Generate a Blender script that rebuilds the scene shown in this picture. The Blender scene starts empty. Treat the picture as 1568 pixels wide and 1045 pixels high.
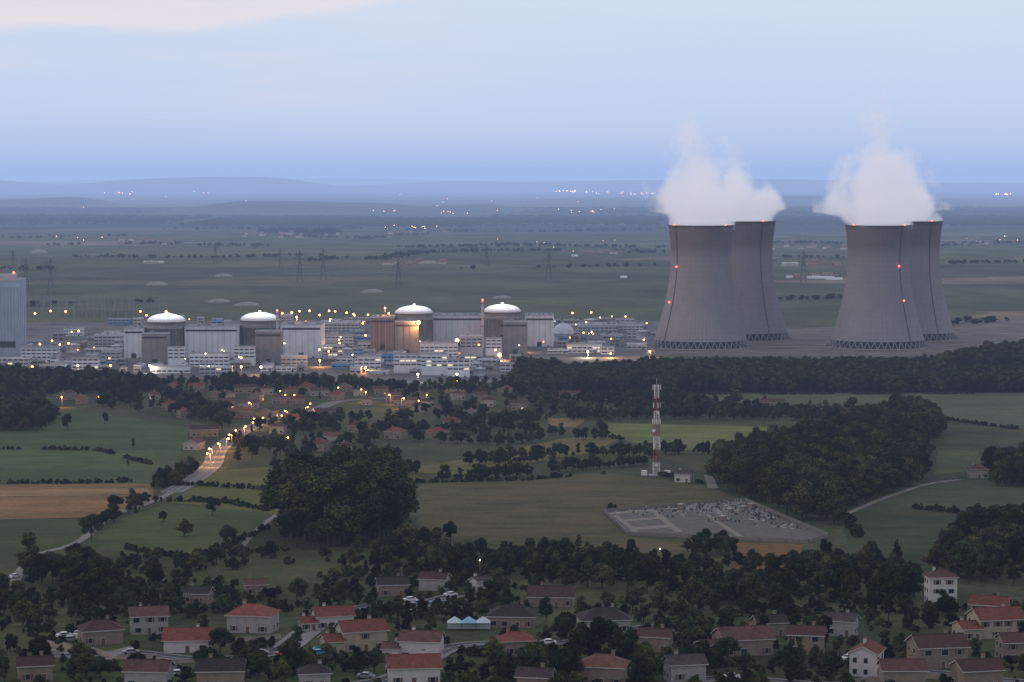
import bpy, bmesh, math, random
from mathutils import Vector, Matrix, noise
random.seed(7)
scene=bpy.context.scene
R=math.radians
# ------------------------------------------------------------------ image pixels to ground
F=3700.0; CAMH=178.0; PITCH=math.atan(250.5/F)
def terr(y):
    t=min(max((2000.0-y)/1400.0,0.0),1.43)
    return 56.0*t**1.6
def S(u,v):
    """image pixel position -> ground point (x,y,z)"""
    a=(u-784.0)/F; b=-(v-522.5)/F  # pixel offsets from the image centre, cast as a view ray
    dy=math.cos(PITCH)+b*math.sin(PITCH); dz=-math.sin(PITCH)+b*math.cos(PITCH)
    if dz>-0.0015: dz=-0.0015
    k=dz/dy
    lo,hi=50.0,130000.0
    for _ in range(60):
        m=(lo+hi)/2
        if CAMH+k*m>terr(m): lo=m
        else: hi=m
    y=(lo+hi)/2
    return Vector((a/dy*y,y,terr(y)))
def mpp(p): return p.y/F     # metres per image pixel at that range

# ------------------------------------------------------------------ materials
def srgb(c):
    return tuple(((x/255.0)/12.92 if x/255.0<=0.04045 else ((x/255.0+0.055)/1.055)**2.4) for x in c)
def nt(m):
    m.use_nodes=True; t=m.node_tree; t.nodes.clear(); return t,t.nodes,t.links
def M(name,col,rough=0.85,var=0.25,scale=0.3,col2=None,bump=0.0,coord='Object',stretch=(1,1,1),spec=0.2,metal=0.0,detail=5):
    m=bpy.data.materials.new(name); t,n,l=nt(m)
    o=n.new('ShaderNodeOutputMaterial'); b=n.new('ShaderNodeBsdfPrincipled')
    b.inputs['Roughness'].default_value=rough; b.inputs['Metallic'].default_value=metal
    b.inputs['Specular IOR Level'].default_value=spec
    if coord=='World':
        g=n.new('ShaderNodeNewGeometry'); src=g.outputs['Position']
    else:
        g=n.new('ShaderNodeTexCoord'); src=g.outputs['Object']
    mp=n.new('ShaderNodeMapping'); mp.inputs['Scale'].default_value=stretch
    l.new(src,mp.inputs[0])
    nz=n.new('ShaderNodeTexNoise'); nz.inputs['Scale'].default_value=scale; nz.inputs['Detail'].default_value=detail
    nz.inputs['Roughness'].default_value=0.65
    l.new(mp.outputs[0],nz.inputs[0])
    mr=n.new('ShaderNodeMapRange'); mr.inputs[1].default_value=0.3; mr.inputs[2].default_value=0.7
    l.new(nz.outputs[0],mr.inputs[0])
    mx=n.new('ShaderNodeMix'); mx.data_type='RGBA'
    if col2 is None:
        c1=tuple(x*(1-var) for x in col); c2=tuple(min(1,x*(1+var)) for x in col)
    else: c1,c2=col,col2
    mx.inputs[6].default_value=(*c1,1); mx.inputs[7].default_value=(*c2,1)
    l.new(mr.outputs[0],mx.inputs[0]); l.new(mx.outputs[2],b.inputs['Base Color'])
    if bump>0:
        bp=n.new('ShaderNodeBump'); bp.inputs['Strength'].default_value=bump; bp.inputs['Distance'].default_value=0.5
        l.new(nz.outputs[0],bp.inputs['Height']); l.new(bp.outputs[0],b.inputs['Normal'])
    l.new(b.outputs[0],o.inputs[0])
    return m
def E(name,col,st):
    m=bpy.data.materials.new(name); t,n,l=nt(m)
    o=n.new('ShaderNodeOutputMaterial'); e=n.new('ShaderNodeEmission')
    e.inputs[0].default_value=(*col,1); e.inputs[1].default_value=st
    l.new(e.outputs[0],o.inputs[0])
    try: m.cycles.emission_sampling='NONE'
    except Exception: pass
    return m

# ------------------------------------------------------------------ mesh builder
class MB:
    def __init__(s): s.v=[]; s.f=[]; s.m=[]; s.smooth=[]
    def face(s,pts,mi=0,sm=False):
        i=len(s.v); s.v+= [tuple(p) for p in pts]; s.f.append(tuple(range(i,i+len(pts)))); s.m.append(mi); s.smooth.append(sm)
    def box(s,x0,x1,y0,y1,z0,z1,mi=0,T=None,bottom=True):
        P=[Vector(p) for p in ((x0,y0,z0),(x1,y0,z0),(x1,y1,z0),(x0,y1,z0),(x0,y0,z1),(x1,y0,z1),(x1,y1,z1),(x0,y1,z1))]
        if T is not None: P=[T@p for p in P]
        i=len(s.v); s.v+=[tuple(p) for p in P]
        fs=[(0,1,5,4),(1,2,6,5),(2,3,7,6),(3,0,4,7),(4,5,6,7)]
        if bottom: fs.append((3,2,1,0))
        for f in fs: s.f.append(tuple(i+k for k in f)); s.m.append(mi); s.smooth.append(False)
    def beam(s,a,b,w,mi=0,n=4,w2=None):
        a=Vector(a); b=Vector(b); d=b-a
        if d.length<1e-6: return
        if w2 is None: w2=w
        q=d.to_track_quat('Z','Y'); i=len(s.v)
        for k in range(n):
            an=2*math.pi*(k+.5)/n; o=q@Vector((math.cos(an),math.sin(an),0))
            s.v.append(tuple(a+o*w)); s.v.append(tuple(b+o*w2))
        for k in range(n):
            j=(k+1)%n
            s.f.append((i+2*k,i+2*j,i+2*j+1,i+2*k+1)); s.m.append(mi); s.smooth.append(n>6)
        s.f.append(tuple(i+2*k+1 for k in range(n))); s.m.append(mi); s.smooth.append(False)
    def lathe(s,prof,n=48,mi=0,c=(0,0,0),sm=True,a0=0,a1=2*math.pi):
        i=len(s.v); c=Vector(c); m=len(prof)
        for k in range(n):
            an=a0+(a1-a0)*k/n
            for r,z in prof: s.v.append((c.x+r*math.cos(an),c.y+r*math.sin(an),c.z+z))
        for k in range(n):
            j=(k+1)%n
            for q in range(m-1):
                s.f.append((i+k*m+q,i+j*m+q,i+j*m+q+1,i+k*m+q+1)); s.m.append(mi); s.smooth.append(sm)
    def ball(s,c,r,mi=0,n=8,k=5):
        s.lathe([(max(r*math.sin(math.pi*q/k),1e-3),-r*math.cos(math.pi*q/k)) for q in range(k+1)],n,mi,c)
    def mesh(s,name,mats):
        me=bpy.data.meshes.new(name); me.from_pydata(s.v,[],s.f)
        for m in mats: me.materials.append(m)
        me.polygons.foreach_set('material_index',s.m); me.polygons.foreach_set('use_smooth',s.smooth)
        me.update(); return me
    def obj(s,name,mats,loc=(0,0,0),yaw=0,scale=1):
        return put(name,s.mesh(name,mats),loc,yaw,scale)
def put(name,me,loc=(0,0,0),yaw=0,scale=1):
    o=bpy.data.objects.new(name,me); scene.collection.objects.link(o)
    o.location=loc; o.rotation_euler=(0,0,yaw)
    o.scale=(scale,)*3 if not isinstance(scale,(tuple,list)) else scale
    return o

# ------------------------------------------------------------------ ground
YG=[-1500,-800,-300]+[i*20.0 for i in range(0,111)]+[2300,2500,3000,4000,6000,9000,14000,22000,40000,80000,140000]
def ground_mat():
    m=bpy.data.materials.new('plain_ground'); t,n,l=nt(m)
    o=n.new('ShaderNodeOutputMaterial'); b=n.new('ShaderNodeBsdfPrincipled'); b.inputs['Roughness'].default_value=.95
    b.inputs['Specular IOR Level'].default_value=.05
    g=n.new('ShaderNodeNewGeometry'); sp=n.new('ShaderNodeSeparateXYZ'); l.new(g.outputs['Position'],sp.inputs[0])
    def mapp(sc,rot=0):
        k=n.new('ShaderNodeMapping'); k.inputs['Scale'].default_value=sc; k.inputs['Rotation'].default_value=(0,0,R(rot)); l.new(g.outputs['Position'],k.inputs[0]); return k
    def noisen(sc,rot,det=5,rough=.6):
        k=mapp(sc,rot); z=n.new('ShaderNodeTexNoise'); z.inputs['Scale'].default_value=1; z.inputs['Detail'].default_value=det; z.inputs['Roughness'].default_value=rough
        l.new(k.outputs[0],z.inputs[0]); return z.outputs[0]
    def ramp(src,els,const=False):
        r=n.new('ShaderNodeValToRGB'); 
        if const: r.color_ramp.interpolation='CONSTANT'
        e=r.color_ramp.elements
        while len(e)<len(els): e.new(.5)
        for k,(p,c) in enumerate(els): e[k].position=p; e[k].color=(*c,1)
        l.new(src,r.inputs[0]); return r.outputs[0]
    def mix(f,a,c,mode='MIX'):
        x=n.new('ShaderNodeMix'); x.data_type='RGBA'; x.blend_type=mode
        if hasattr(f,'links'): l.new(f,x.inputs[0])
        else: x.inputs[0].default_value=f
        for q,idx in ((a,6),(c,7)):
            if hasattr(q,'links'): l.new(q,x.inputs[idx])
            else: x.inputs[idx].default_value=(*q,1)
        return x.outputs[2]
    def mr(src,a,b_,c=0,d=1):
        x=n.new('ShaderNodeMapRange'); x.inputs[1].default_value=a; x.inputs[2].default_value=b_; x.inputs[3].default_value=c; x.inputs[4].default_value=d
        l.new(src,x.inputs[0]); return x.outputs[0]
    near=ramp(noisen((.02,.012,0.02),12),[(.3,(.038,.044,.024)),(.5,(.066,.075,.036)),(.7,(.105,.102,.054))])
    vm=mapp((1/620.,1/360.,0),17); vo=n.new('ShaderNodeTexVoronoi'); vo.distance='CHEBYCHEV'; vo.inputs['Scale'].default_value=1; l.new(vm.outputs[0],vo.inputs[0])
    s2=n.new('ShaderNodeSeparateColor'); l.new(vo.outputs['Color'],s2.inputs[0])
    parc=ramp(s2.outputs[0],[(0,(.070,.085,.052)),(.2,(.102,.114,.068)),(.42,(.078,.092,.058)),(.6,(.125,.128,.08)),(.78,(.20,.165,.125)),(.88,(.092,.108,.062))],True)
    parc=mix(.7,parc,ramp(noisen((.008,.004,1),25),[(.3,(.22,.23,.22)),(.7,(.72,.71,.68))]),'OVERLAY')
    far=ramp(noisen((1/1700.,1/1000.,1),5,8,.7),[(.44,(.012,.020,.018)),(.52,(.026,.036,.026)),(.58,(.07,.08,.06)),(.68,(.14,.135,.11))])
    c=mix(mr(sp.outputs[1],1950,2300),near,parc)
    c=mix(mr(sp.outputs[1],6800,8800),c,far)
    fine=noisen((.25,.25,.25),0,6,.7)
    c=mix(mr(fine,.3,.7,0,1),mix(1,c,(.66,.66,.66),'MULTIPLY'),mix(1,c,(1.32,1.32,1.32),'MULTIPLY'))
    l.new(c,b.inputs['Base Color']); l.new(b.outputs[0],o.inputs[0]); return m
mb=MB(); XG=[-90000,-30000,-10000,-4000,-1500,-600,0,600,1500,4000,10000,30000,90000]
for j in range(len(YG)-1):
    for i in range(len(XG)-1):
        a,c=YG[j],YG[j+1]
        mb.face([(XG[i],a,terr(a)),(XG[i+1],a,terr(a)),(XG[i+1],c,terr(c)),(XG[i],c,terr(c))],0,True)
ground=mb.obj('ground',[ground_mat()])
gm=bmesh.new(); gm.from_mesh(ground.data); bmesh.ops.remove_doubles(gm,verts=gm.verts,dist=.01); gm.to_mesh(ground.data); gm.free()

def drape(name,poly,mat,off=0.05,holes=None):
    """flat sheet conforming to the terrain; poly = list of world xy"""
    bm=bmesh.new(); vs=[bm.verts.new((p[0],p[1],0)) for p in poly]; bm.faces.new(vs)
    ys=[p[1] for p in poly]
    for y in YG:
        if min(ys)<y<max(ys):
            bmesh.ops.bisect_plane(bm,geom=bm.verts[:]+bm.edges[:]+bm.faces[:],plane_co=(0,y,0),plane_no=(0,1,0))
    for v in bm.verts: v.co.z=terr(v.co.y)+off
    bmesh.ops.recalc_face_normals(bm,faces=bm.faces)
    for f in bm.faces:
        if f.normal.z<0: f.normal_flip()
    me=bpy.data.meshes.new(name); bm.to_mesh(me); bm.free(); me.materials.append(mat)
    return put(name,me)
def wob(poly,amp=.004,step=12):
    out=[]
    n=len(poly)
    for i in range(n):
        a=Vector(poly[i]); b=Vector(poly[(i+1)%n]); L=(b-a).length; k=max(1,int(L/ step/ (1+a.y/2500)))
        for q in range(k):
            p=a.lerp(b,q/k)
            if q: 
                w=amp*L; p=p+Vector((random.uniform(-1,1)*min(w,2.),random.uniform(-1,1)*min(w,2.)))
            out.append(p)
    return out
def UV(pts): return [S(u,v).xy for u,v in pts]
def field(pts,c,name='field',off=.05,rot=20,streak=1.0,var=.36):
    c=srgb(c); k=1.30
    c=(c[0]*k*1.06,c[1]*k,c[2]*k*.92)
    m=bpy.data.materials.new(name); t,n,l=nt(m)
    o=n.new('ShaderNodeOutputMaterial'); b=n.new('ShaderNodeBsdfPrincipled'); b.inputs['Roughness'].default_value=.95; b.inputs['Specular IOR Level'].default_value=.05
    g=n.new('ShaderNodeNewGeometry')
    last=None
    for sc,st,rt in ((.02,(1,1,1),0),(.35,(.06,1,1),rot),(.5,(1,1,1),0)):
        mp=n.new('ShaderNodeMapping'); mp.inputs['Scale'].default_value=st; mp.inputs['Rotation'].default_value=(0,0,R(rt)); l.new(g.outputs['Position'],mp.inputs[0])
        z=n.new('ShaderNodeTexNoise'); z.inputs['Scale'].default_value=sc; z.inputs['Detail'].default_value=7; z.inputs['Roughness'].default_value=.7; l.new(mp.outputs[0],z.inputs[0])
        if last is None: last=z.outputs[0]
        else:
            a=n.new('ShaderNodeMath'); a.operation='ADD'; l.new(last,a.inputs[0]); l.new(z.outputs[0],a.inputs[1]); last=a.outputs[0]
    r=n.new('ShaderNodeMapRange'); r.inputs[1].default_value=1.2; r.inputs[2].default_value=1.8; l.new(last,r.inputs[0])
    mx=n.new('ShaderNodeMix'); mx.data_type='RGBA'; mx.inputs[6].default_value=(c[0]*(1-var*1.3),c[1]*(1-var),c[2]*(1-var),1); mx.inputs[7].default_value=(c[0]*(1+var*1.7),c[1]*(1+var*1.2),c[2]*(1+var*.8),1)
    l.new(r.outputs[0],mx.inputs[0]); l.new(mx.outputs[2],b.inputs['Base Color']); l.new(b.outputs[0],o.inputs[0])
    return drape(name,wob(UV(pts)),m,off)
field([(-60,632),(110,624),(200,640),(290,655),(285,685),(245,742),(-60,742)],(62,78,54),'meadow')
field([(-60,690),(235,690),(245,722),(-60,716)],(69,85,58),'meadow',.09)
field([(-60,743),(232,740),(236,764),(176,792),(-60,797)],(112,90,66),'wheat_field',rot=8,var=.4)
field([(-60,752),(225,748),(232,756),(-60,762)],(130,108,80),'wheat_field',.09,rot=8,var=.3)
field([(-60,798),(172,794),(95,842),(-60,862)],(60,69,48),'meadow')
field([(190,792),(255,772),(430,786),(300,862),(130,838)],(65,76,48),'meadow')
field([(318,722),(460,712),(600,700),(650,735),(430,788),(262,770)],(82,85,49),'meadow',.09)
field([(640,742),(930,724),(1085,745),(1135,764),(925,783),(962,822),(1062,834),(1082,892),(880,856),(640,812)],(76,75,56),'meadow',rot=70)
field([(600,722),(740,698),(860,672),(960,668),(900,695),(700,728)],(90,88,56),'meadow',.07)
field([(920,648),(1265,656),(1250,686),(1030,690),(925,668)],(90,98,62),'meadow',.07)
field([(1010,694),(1110,690),(1100,728),(1060,720)],(62,68,48),'meadow',.09)
field([(1285,782),(1480,790),(1430,880),(1300,862)],(54,65,48),'meadow')
field([(1340,770),(1440,738),(1620,730),(1620,785),(1480,786)],(60,71,54),'meadow',.07)
field([(1436,690),(1500,690),(1500,720),(1430,728)],(68,80,58),'meadow')
field([(1128,832),(1228,834),(1228,872),(1120,872)],(102,80,58),'stubble_field')
field([(1010,603),(1640,601),(1640,664),(1420,642),(1200,628)],(74,82,68),'meadow',rot=4)
field([(840,640),(900,642),(880,655),(840,652)],(108,96,64),'stubble_field')
field([(470,640),(560,624),(700,632),(640,655),(520,660)],(72,78,58),'meadow')
field([(10,985),(130,950),(210,1000),(60,1060),(-60,1060)],(62,69,48),'lawn')
field([(440,985),(700,985),(760,1060),(420,1060)],(54,66,44),'lawn')
field([(190,880),(430,870),(420,915),(190,925)],(60,68,48),'meadow')
field([(1200,925),(1320,930),(1300,965),(1200,960)],(68,70,52),'lawn')
field([(640,885),(760,880),(740,900),(640,900)],(74,72,60),'lawn')
field([(60,1015),(330,1012),(330,1060),(40,1060)],(58,69,46),'lawn',.09)
field([(880,985),(1000,985),(980,1030),(870,1030)],(60,66,48),'lawn',.09)
asphalt=M('asphalt',(.085,.085,.09),.9,.25,.2,coord='World')
path=M('pale_lane',(.23,.21,.19),.95,.3,.4,coord='World')
gravel=M('gravel_surface',(.155,.135,.125),.95,.6,.02,coord='World',stretch=(1,3,1))
concrete_g=M('yard_paving',(.13,.125,.125),.95,.5,.02,coord='World')
drape('power_station_yard',UV([(-80,574),(300,580),(560,588),(800,586),(1010,548),(1010,492),(700,488),(300,492),(-80,496)]),concrete_g,.06)
drape('gravel_yard',UV([(985,546),(1700,546),(1700,488),(1440,490),(1300,500),(1190,505),(1000,520)]),gravel,.12)
keepout=[]; keep_s=[]
def road(name,pts,w,mat,off=.1,kerb=False,line=None):
    P=[Vector(p) for p in UV(pts)]
    Q=[]
    for i in range(len(P)-1):
        p0=P[max(i-1,0)];p1=P[i];p2=P[i+1];p3=P[min(i+2,len(P)-1)]
        for k in range(6):
            t=k/6; Q.append(.5*((2*p1)+(-p0+p2)*t+(2*p0-5*p1+4*p2-p3)*t*t+(-p0+3*p1-3*p2+p3)*t**3))
    Q.append(P[-1]); mb=MB()
    def strip(o0,o1,dz,mi,dash=False):
        D=[]
        for i in range(len(Q)):
            d=(Q[min(i+1,len(Q)-1)]-Q[max(i-1,0)]).normalized(); D.append(Vector((d.y,-d.x)))
        for i in range(len(Q)-1):
            L=(Q[i+1]-Q[i]).length; n=max(1,int(L/4))
            for k in range(n):
                if dash and k%2: continue
                pts=[]
                for tt,oo in ((k/n,o0),(k/n,o1),((k+1)/n,o1),((k+1)/n,o0)):
                    p=Q[i].lerp(Q[i+1],tt)+D[i].lerp(D[i+1],tt)*oo; pts.append((p.x,p.y,terr(p.y)+off+dz))
                mb.face(pts,mi)
    strip(-w/2,w/2,0,0)
    if kerb:
        strip(w/2,w/2+1.6,.13,1); strip(-w/2-1.6,-w/2,.13,1); strip(-.08,.08,.006,2,True)
    for i,q in enumerate(Q): keepout.append((q.x,q.y-2,5)); keepout.append((q.x,q.y-12,4.5)); keep_s.append((q.x,q.y-1,4.5))
    return mb.obj(name,[mat,M('kerb_stone',(.22,.21,.20),.9),M('white_road_paint',(.75,.75,.72),.7)])
road('village_road',[(262,755),(300,733),(325,712),(332,694),(352,674),(392,652),(440,634),(480,629),(520,615),(600,610)],8,M('lit_asphalt',(.17,.16,.15),.9,.2,.2,coord='World'),.12,True)  # paler copy of the asphalt, lamplight painted into its colour
road('country_lane',[(262,755),(225,772),(170,790),(120,830),(60,850),(28,880),(30,908),(95,918)],3.6,path,.1)
road('country_lane',[(1470,735),(1420,742),(1350,765),(1290,790)],3.4,path,.12)
road('dirt_track',[(425,788),(395,810),(370,838)],2.5,path,.13)
road('dirt_track',[(1085,728),(1092,748)],5,path,.13)
road('residential_street',[(60,1003),(130,1006),(200,1000),(300,1010),(420,1000),(480,962),(560,930),(640,925),(700,912)],5,asphalt,.12,True)
road('residential_street',[(430,1060),(600,1040),(700,990),(870,985),(1000,960),(1080,965)],5,asphalt,.13,True)
road('residential_street',[(1000,1060),(1100,1040),(1290,1050),(1400,1030),(1500,1040),(1620,1050)],5,asphalt,.14,True)
for q in ([(150,1003),(200,990),(215,1000),(165,1012)],[(455,988),(485,975),(480,965),(440,984)],[(595,1010),(660,1020),(650,1030),(590,1022)],[(610,925),(655,918),(660,930),(625,938)],[(60,985),(130,996),(130,1006),(60,996)],[(870,985),(930,975),(935,984),(880,992)]):
    drape('driveway',UV(q),path,.17)

# ------------------------------------------------------------------ trees
def leafmat(name,c,hue=1.0):
    m=bpy.data.materials.new(name); t,n,l=nt(m)
    o=n.new('ShaderNodeOutputMaterial'); b=n.new('ShaderNodeBsdfDiffuse')
    oi=n.new('ShaderNodeObjectInfo'); tc=n.new('ShaderNodeTexCoord'); nz=n.new('ShaderNodeTexNoise'); nz.inputs['Scale'].default_value=.5; nz.inputs['Detail'].default_value=3
    l.new(tc.outputs['Object'],nz.inputs[0])
    r=n.new('ShaderNodeMapRange'); r.inputs[1].default_value=.35; r.inputs[2].default_value=.68; l.new(nz.outputs[0],r.inputs[0])
    mx=n.new('ShaderNodeMix'); mx.data_type='RGBA'; mx.inputs[6].default_value=(c[0]*.5,c[1]*.5,c[2]*.55,1); mx.inputs[7].default_value=(c[0]*1.7,c[1]*1.6,c[2]*1.3,1)
    l.new(r.outputs[0],mx.inputs[0])
    rr=n.new('ShaderNodeMapRange'); rr.inputs[3].default_value=.5; rr.inputs[4].default_value=1.7; l.new(oi.outputs['Random'],rr.inputs[0])
    h=n.new('ShaderNodeHueSaturation'); l.new(rr.outputs[0],h.inputs['Value']); l.new(mx.outputs[2],h.inputs['Color'])
    l.new(h.outputs[0],b.inputs[0]); l.new(b.outputs[0],o.inputs[0])
    return m
bark=M('bark',(.06,.05,.04),.95,.3,2)
leaf_a=leafmat('leaf_green',(.044,.053,.026)); leaf_b=leafmat('leaf_dark',(.031,.040,.023)); leaf_c=leafmat('leaf_olive',(.062,.062,.029))
def tree_mesh(name,seed,H=12,W=8,leaves=5000,ls=.34,mat=None,kind='round',trunk=.22):
    rnd=random.Random(seed); mb=MB()
    base=H*trunk
    mb.beam((0,0,-.5),(0,0,base*1.2),.32,0,6,.24); mb.beam((0,0,base*1.2),(rnd.uniform(-.4,.4),rnd.uniform(-.4,.4),H*.8),.24,0,6,.06)
    lumps=[]
    nl=18 if kind=='round' else 14
    for i in range(nl):
        if kind=='round':
            zz=rnd.uniform(.0,1); rad=W/2*math.sqrt(max(.05,1-(2*zz-.75)**2*.8)); a=rnd.uniform(0,6.283); rr=rad*rnd.uniform(.2,.9)
            lumps.append((Vector((rr*math.cos(a),rr*math.sin(a),base+(H-base)*(.14+.74*zz))),W*rnd.uniform(.10,.24)))
        else:
            zz=(i+.5)/nl; rad=W/2*math.sin(math.pi*min(.98,.16+.84*zz))**.6; a=rnd.uniform(0,6.283)
            lumps.append((Vector((rad*.35*math.cos(a),rad*.35*math.sin(a),base*.6+(H-base*.6)*zz)),max(.5,rad*rnd.uniform(.7,1))))
    for c,r in lumps[:9]:
        mb.beam((0,0,base*rnd.uniform(.8,1.5)),c,.12,0,4,.03)
    tot=sum(r*r for c,r in lumps)
    for c,r in lumps:
        k=int(leaves*r*r/tot)
        for _ in range(k):
            d=Vector((rnd.gauss(0,1),rnd.gauss(0,1),rnd.gauss(0,1))).normalized()
            p=c+Vector((d.x,d.y,d.z*.8))*r*(rnd.uniform(.3,1)**.5)*rnd.uniform(.8,1.3)
            nn=(d+Vector((rnd.gauss(0,.6),rnd.gauss(0,.6),rnd.gauss(0,.6)+.35))).normalized()
            q=nn.to_track_quat('Z','Y'); s_=ls*rnd.uniform(.55,1.3); an=rnd.uniform(0,6.28)
            pts=[]
            for e in range(4):
                aa=an+e*1.5708+rnd.uniform(-.3,.3); pts.append(p+q@Vector((math.cos(aa)*s_,math.sin(aa)*s_*.8,0)))
            mb.face(pts,1)
    return mb.mesh(name,[bark,mat])
fine=[tree_mesh('tree_fine_a',1,12,9,5200,.30,leaf_a),tree_mesh('tree_fine_b',2,12,7.5,4800,.28,leaf_b),tree_mesh('tree_fine_c',3,12,10,5600,.31,leaf_b),
      tree_mesh('tree_fine_d',4,11,9,5000,.30,leaf_c,trunk=.12),tree_mesh('tree_fine_e',5,13,8,5200,.29,leaf_a,trunk=.15),tree_mesh('tree_fine_f',6,13,6,4600,.28,leaf_b,trunk=.12)]
pop=[tree_mesh('poplar_a',11,20,4.6,5200,.30,leaf_b,'poplar',.1),tree_mesh('poplar_b',12,18,4,4600,.3,leaf_a,'poplar',.1)]
coarse=[tree_mesh('tree_far_a',21,12,9,1300,.55,leaf_a,trunk=.06),tree_mesh('tree_far_b',22,12,8,1300,.55,leaf_b,trunk=.06),tree_mesh('tree_far_c',23,12,10,1300,.58,leaf_b,trunk=.05)]
shrub=[tree_mesh('shrub_a',31,3.2,3.6,1300,.2,leaf_a,trunk=.05),tree_mesh('shrub_b',32,2.6,3.2,1200,.19,leaf_c,trunk=.05),tree_mesh('shrub_c',33,3.6,3,1200,.2,leaf_b,trunk=.05)]
def coll(name,meshes):
    c=bpy.data.collections.new(name)
    for me in meshes:
        o=bpy.data.objects.new(me.name+'_source',me); c.objects.link(o)
    return c
C_f=coll('woodland_kit',fine); C_c=coll('far_tree_kit',coarse); C_s=coll('shrub_kit',shrub)
def gn(c):
    g=bpy.data.node_groups.new('scatter_'+c.name,'GeometryNodeTree')
    g.interface.new_socket('Geometry',in_out='INPUT',socket_type='NodeSocketGeometry'); g.interface.new_socket('Geometry',in_out='OUTPUT',socket_type='NodeSocketGeometry')
    N=g.nodes; L=g.links
    i=N.new('NodeGroupInput'); o=N.new('NodeGroupOutput'); ci=N.new('GeometryNodeCollectionInfo'); ci.inputs[0].default_value=c
    ci.inputs['Separate Children'].default_value=True; ci.inputs['Reset Children'].default_value=True
    ip=N.new('GeometryNodeInstanceOnPoints'); ip.inputs['Pick Instance'].default_value=True
    def at(nm,ty):
        a=N.new('GeometryNodeInputNamedAttribute'); a.data_type=ty; a.inputs[0].default_value=nm; return a
    ai=at('pick','INT'); ar=at('turn','FLOAT_VECTOR'); as_=at('size','FLOAT_VECTOR'); er=N.new('FunctionNodeEulerToRotation')
    L.new(i.outputs[0],ip.inputs['Points']); L.new(ci.outputs[0],ip.inputs['Instance']); L.new(ai.outputs[0],ip.inputs['Instance Index'])
    L.new(ar.outputs[0],er.inputs[0]); L.new(er.outputs[0],ip.inputs['Rotation']); L.new(as_.outputs[0],ip.inputs['Scale']); L.new(ip.outputs[0],o.inputs[0])
    return g
G_f=gn(C_f); G_c=gn(C_c); G_s=gn(C_s)
def scatter(name,pts,g,h0,h1,ref=12.0,flat=1.0):
    if not pts: return
    me=bpy.data.meshes.new(name); me.from_pydata([(x,y,terr(y)) for x,y in pts],[],[])
    n=len(pts); a=me.attributes.new('pick','INT','POINT'); a.data.foreach_set('value',[random.randrange(0,60) for _ in range(n)])
    a=me.attributes.new('turn','FLOAT_VECTOR','POINT'); a.data.foreach_set('vector',[q for _ in range(n) for q in (0,0,random.uniform(0,6.28))])
    a=me.attributes.new('size','FLOAT_VECTOR','POINT'); L=[]
    for _ in range(n):
        s=random.uniform(h0,h1)/ref; w=s*random.uniform(.8,1.3)*flat; L+= [w,w*random.uniform(.8,1.2),s]
    a.data.foreach_set('vector',L)
    o=put(name,me); md=o.modifiers.new('scatter','NODES'); md.node_group=g; return o
def inpoly(x,y,P):
    c=False; j=len(P)-1
    for i in range(len(P)):
        if (P[i][1]>y)!=(P[j][1]>y) and x<(P[j][0]-P[i][0])*(y-P[i][1])/(P[j][1]-P[i][1])+P[i][0]: c=not c
        j=i
    return c
def free(x,y,K): return all((x-a)**2+(y-b)**2>r*r for a,b,r in K)
def fill(pts,sp,dens=1.0,clump=0.0,K=None):
    K=keepout if K is None else K
    P=UV(pts); xs=[p[0] for p in P]; ys=[p[1] for p in P]; out=[]
    y=min(ys)
    while y<max(ys):
        x=min(xs)
        while x<max(xs):
            px=x+random.uniform(-.5,.5)*sp; py=y+random.uniform(-.5,.5)*sp
            if inpoly(px,py,P):
                q=noise.noise(Vector((px*.022,py*.012,3.3)))+.5*noise.noise(Vector((px*.06,py*.04,8)))
                dd=dens*(1+clump*q*3.2) if clump else dens
                if random.random()<dd and free(px,py,K): out.append((px,py))
            x+=sp
        y+=sp
    return out
def line(pts,sp,w,gap=.1,K=None):
    K=keepout if K is None else K
    P=[Vector(p) for p in UV(pts)]; out=[]
    sd=random.uniform(0,99)
    for i in range(len(P)-1):
        L=(P[i+1]-P[i]).length; n=max(1,int(L/sp))
        for k in range(n):
            p=P[i].lerp(P[i+1],(k+random.random())/n)
            if noise.noise(Vector((p.x*.035*(1 if p.y<3000 else .25),p.y*.02*(1 if p.y<3000 else .1),sd)))<-.42+gap: continue
            p=p+Vector((random.gauss(0,w/2),random.gauss(0,w/2)))
            if free(p.x,p.y,K): out.append((p.x,p.y))
    return out

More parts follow.
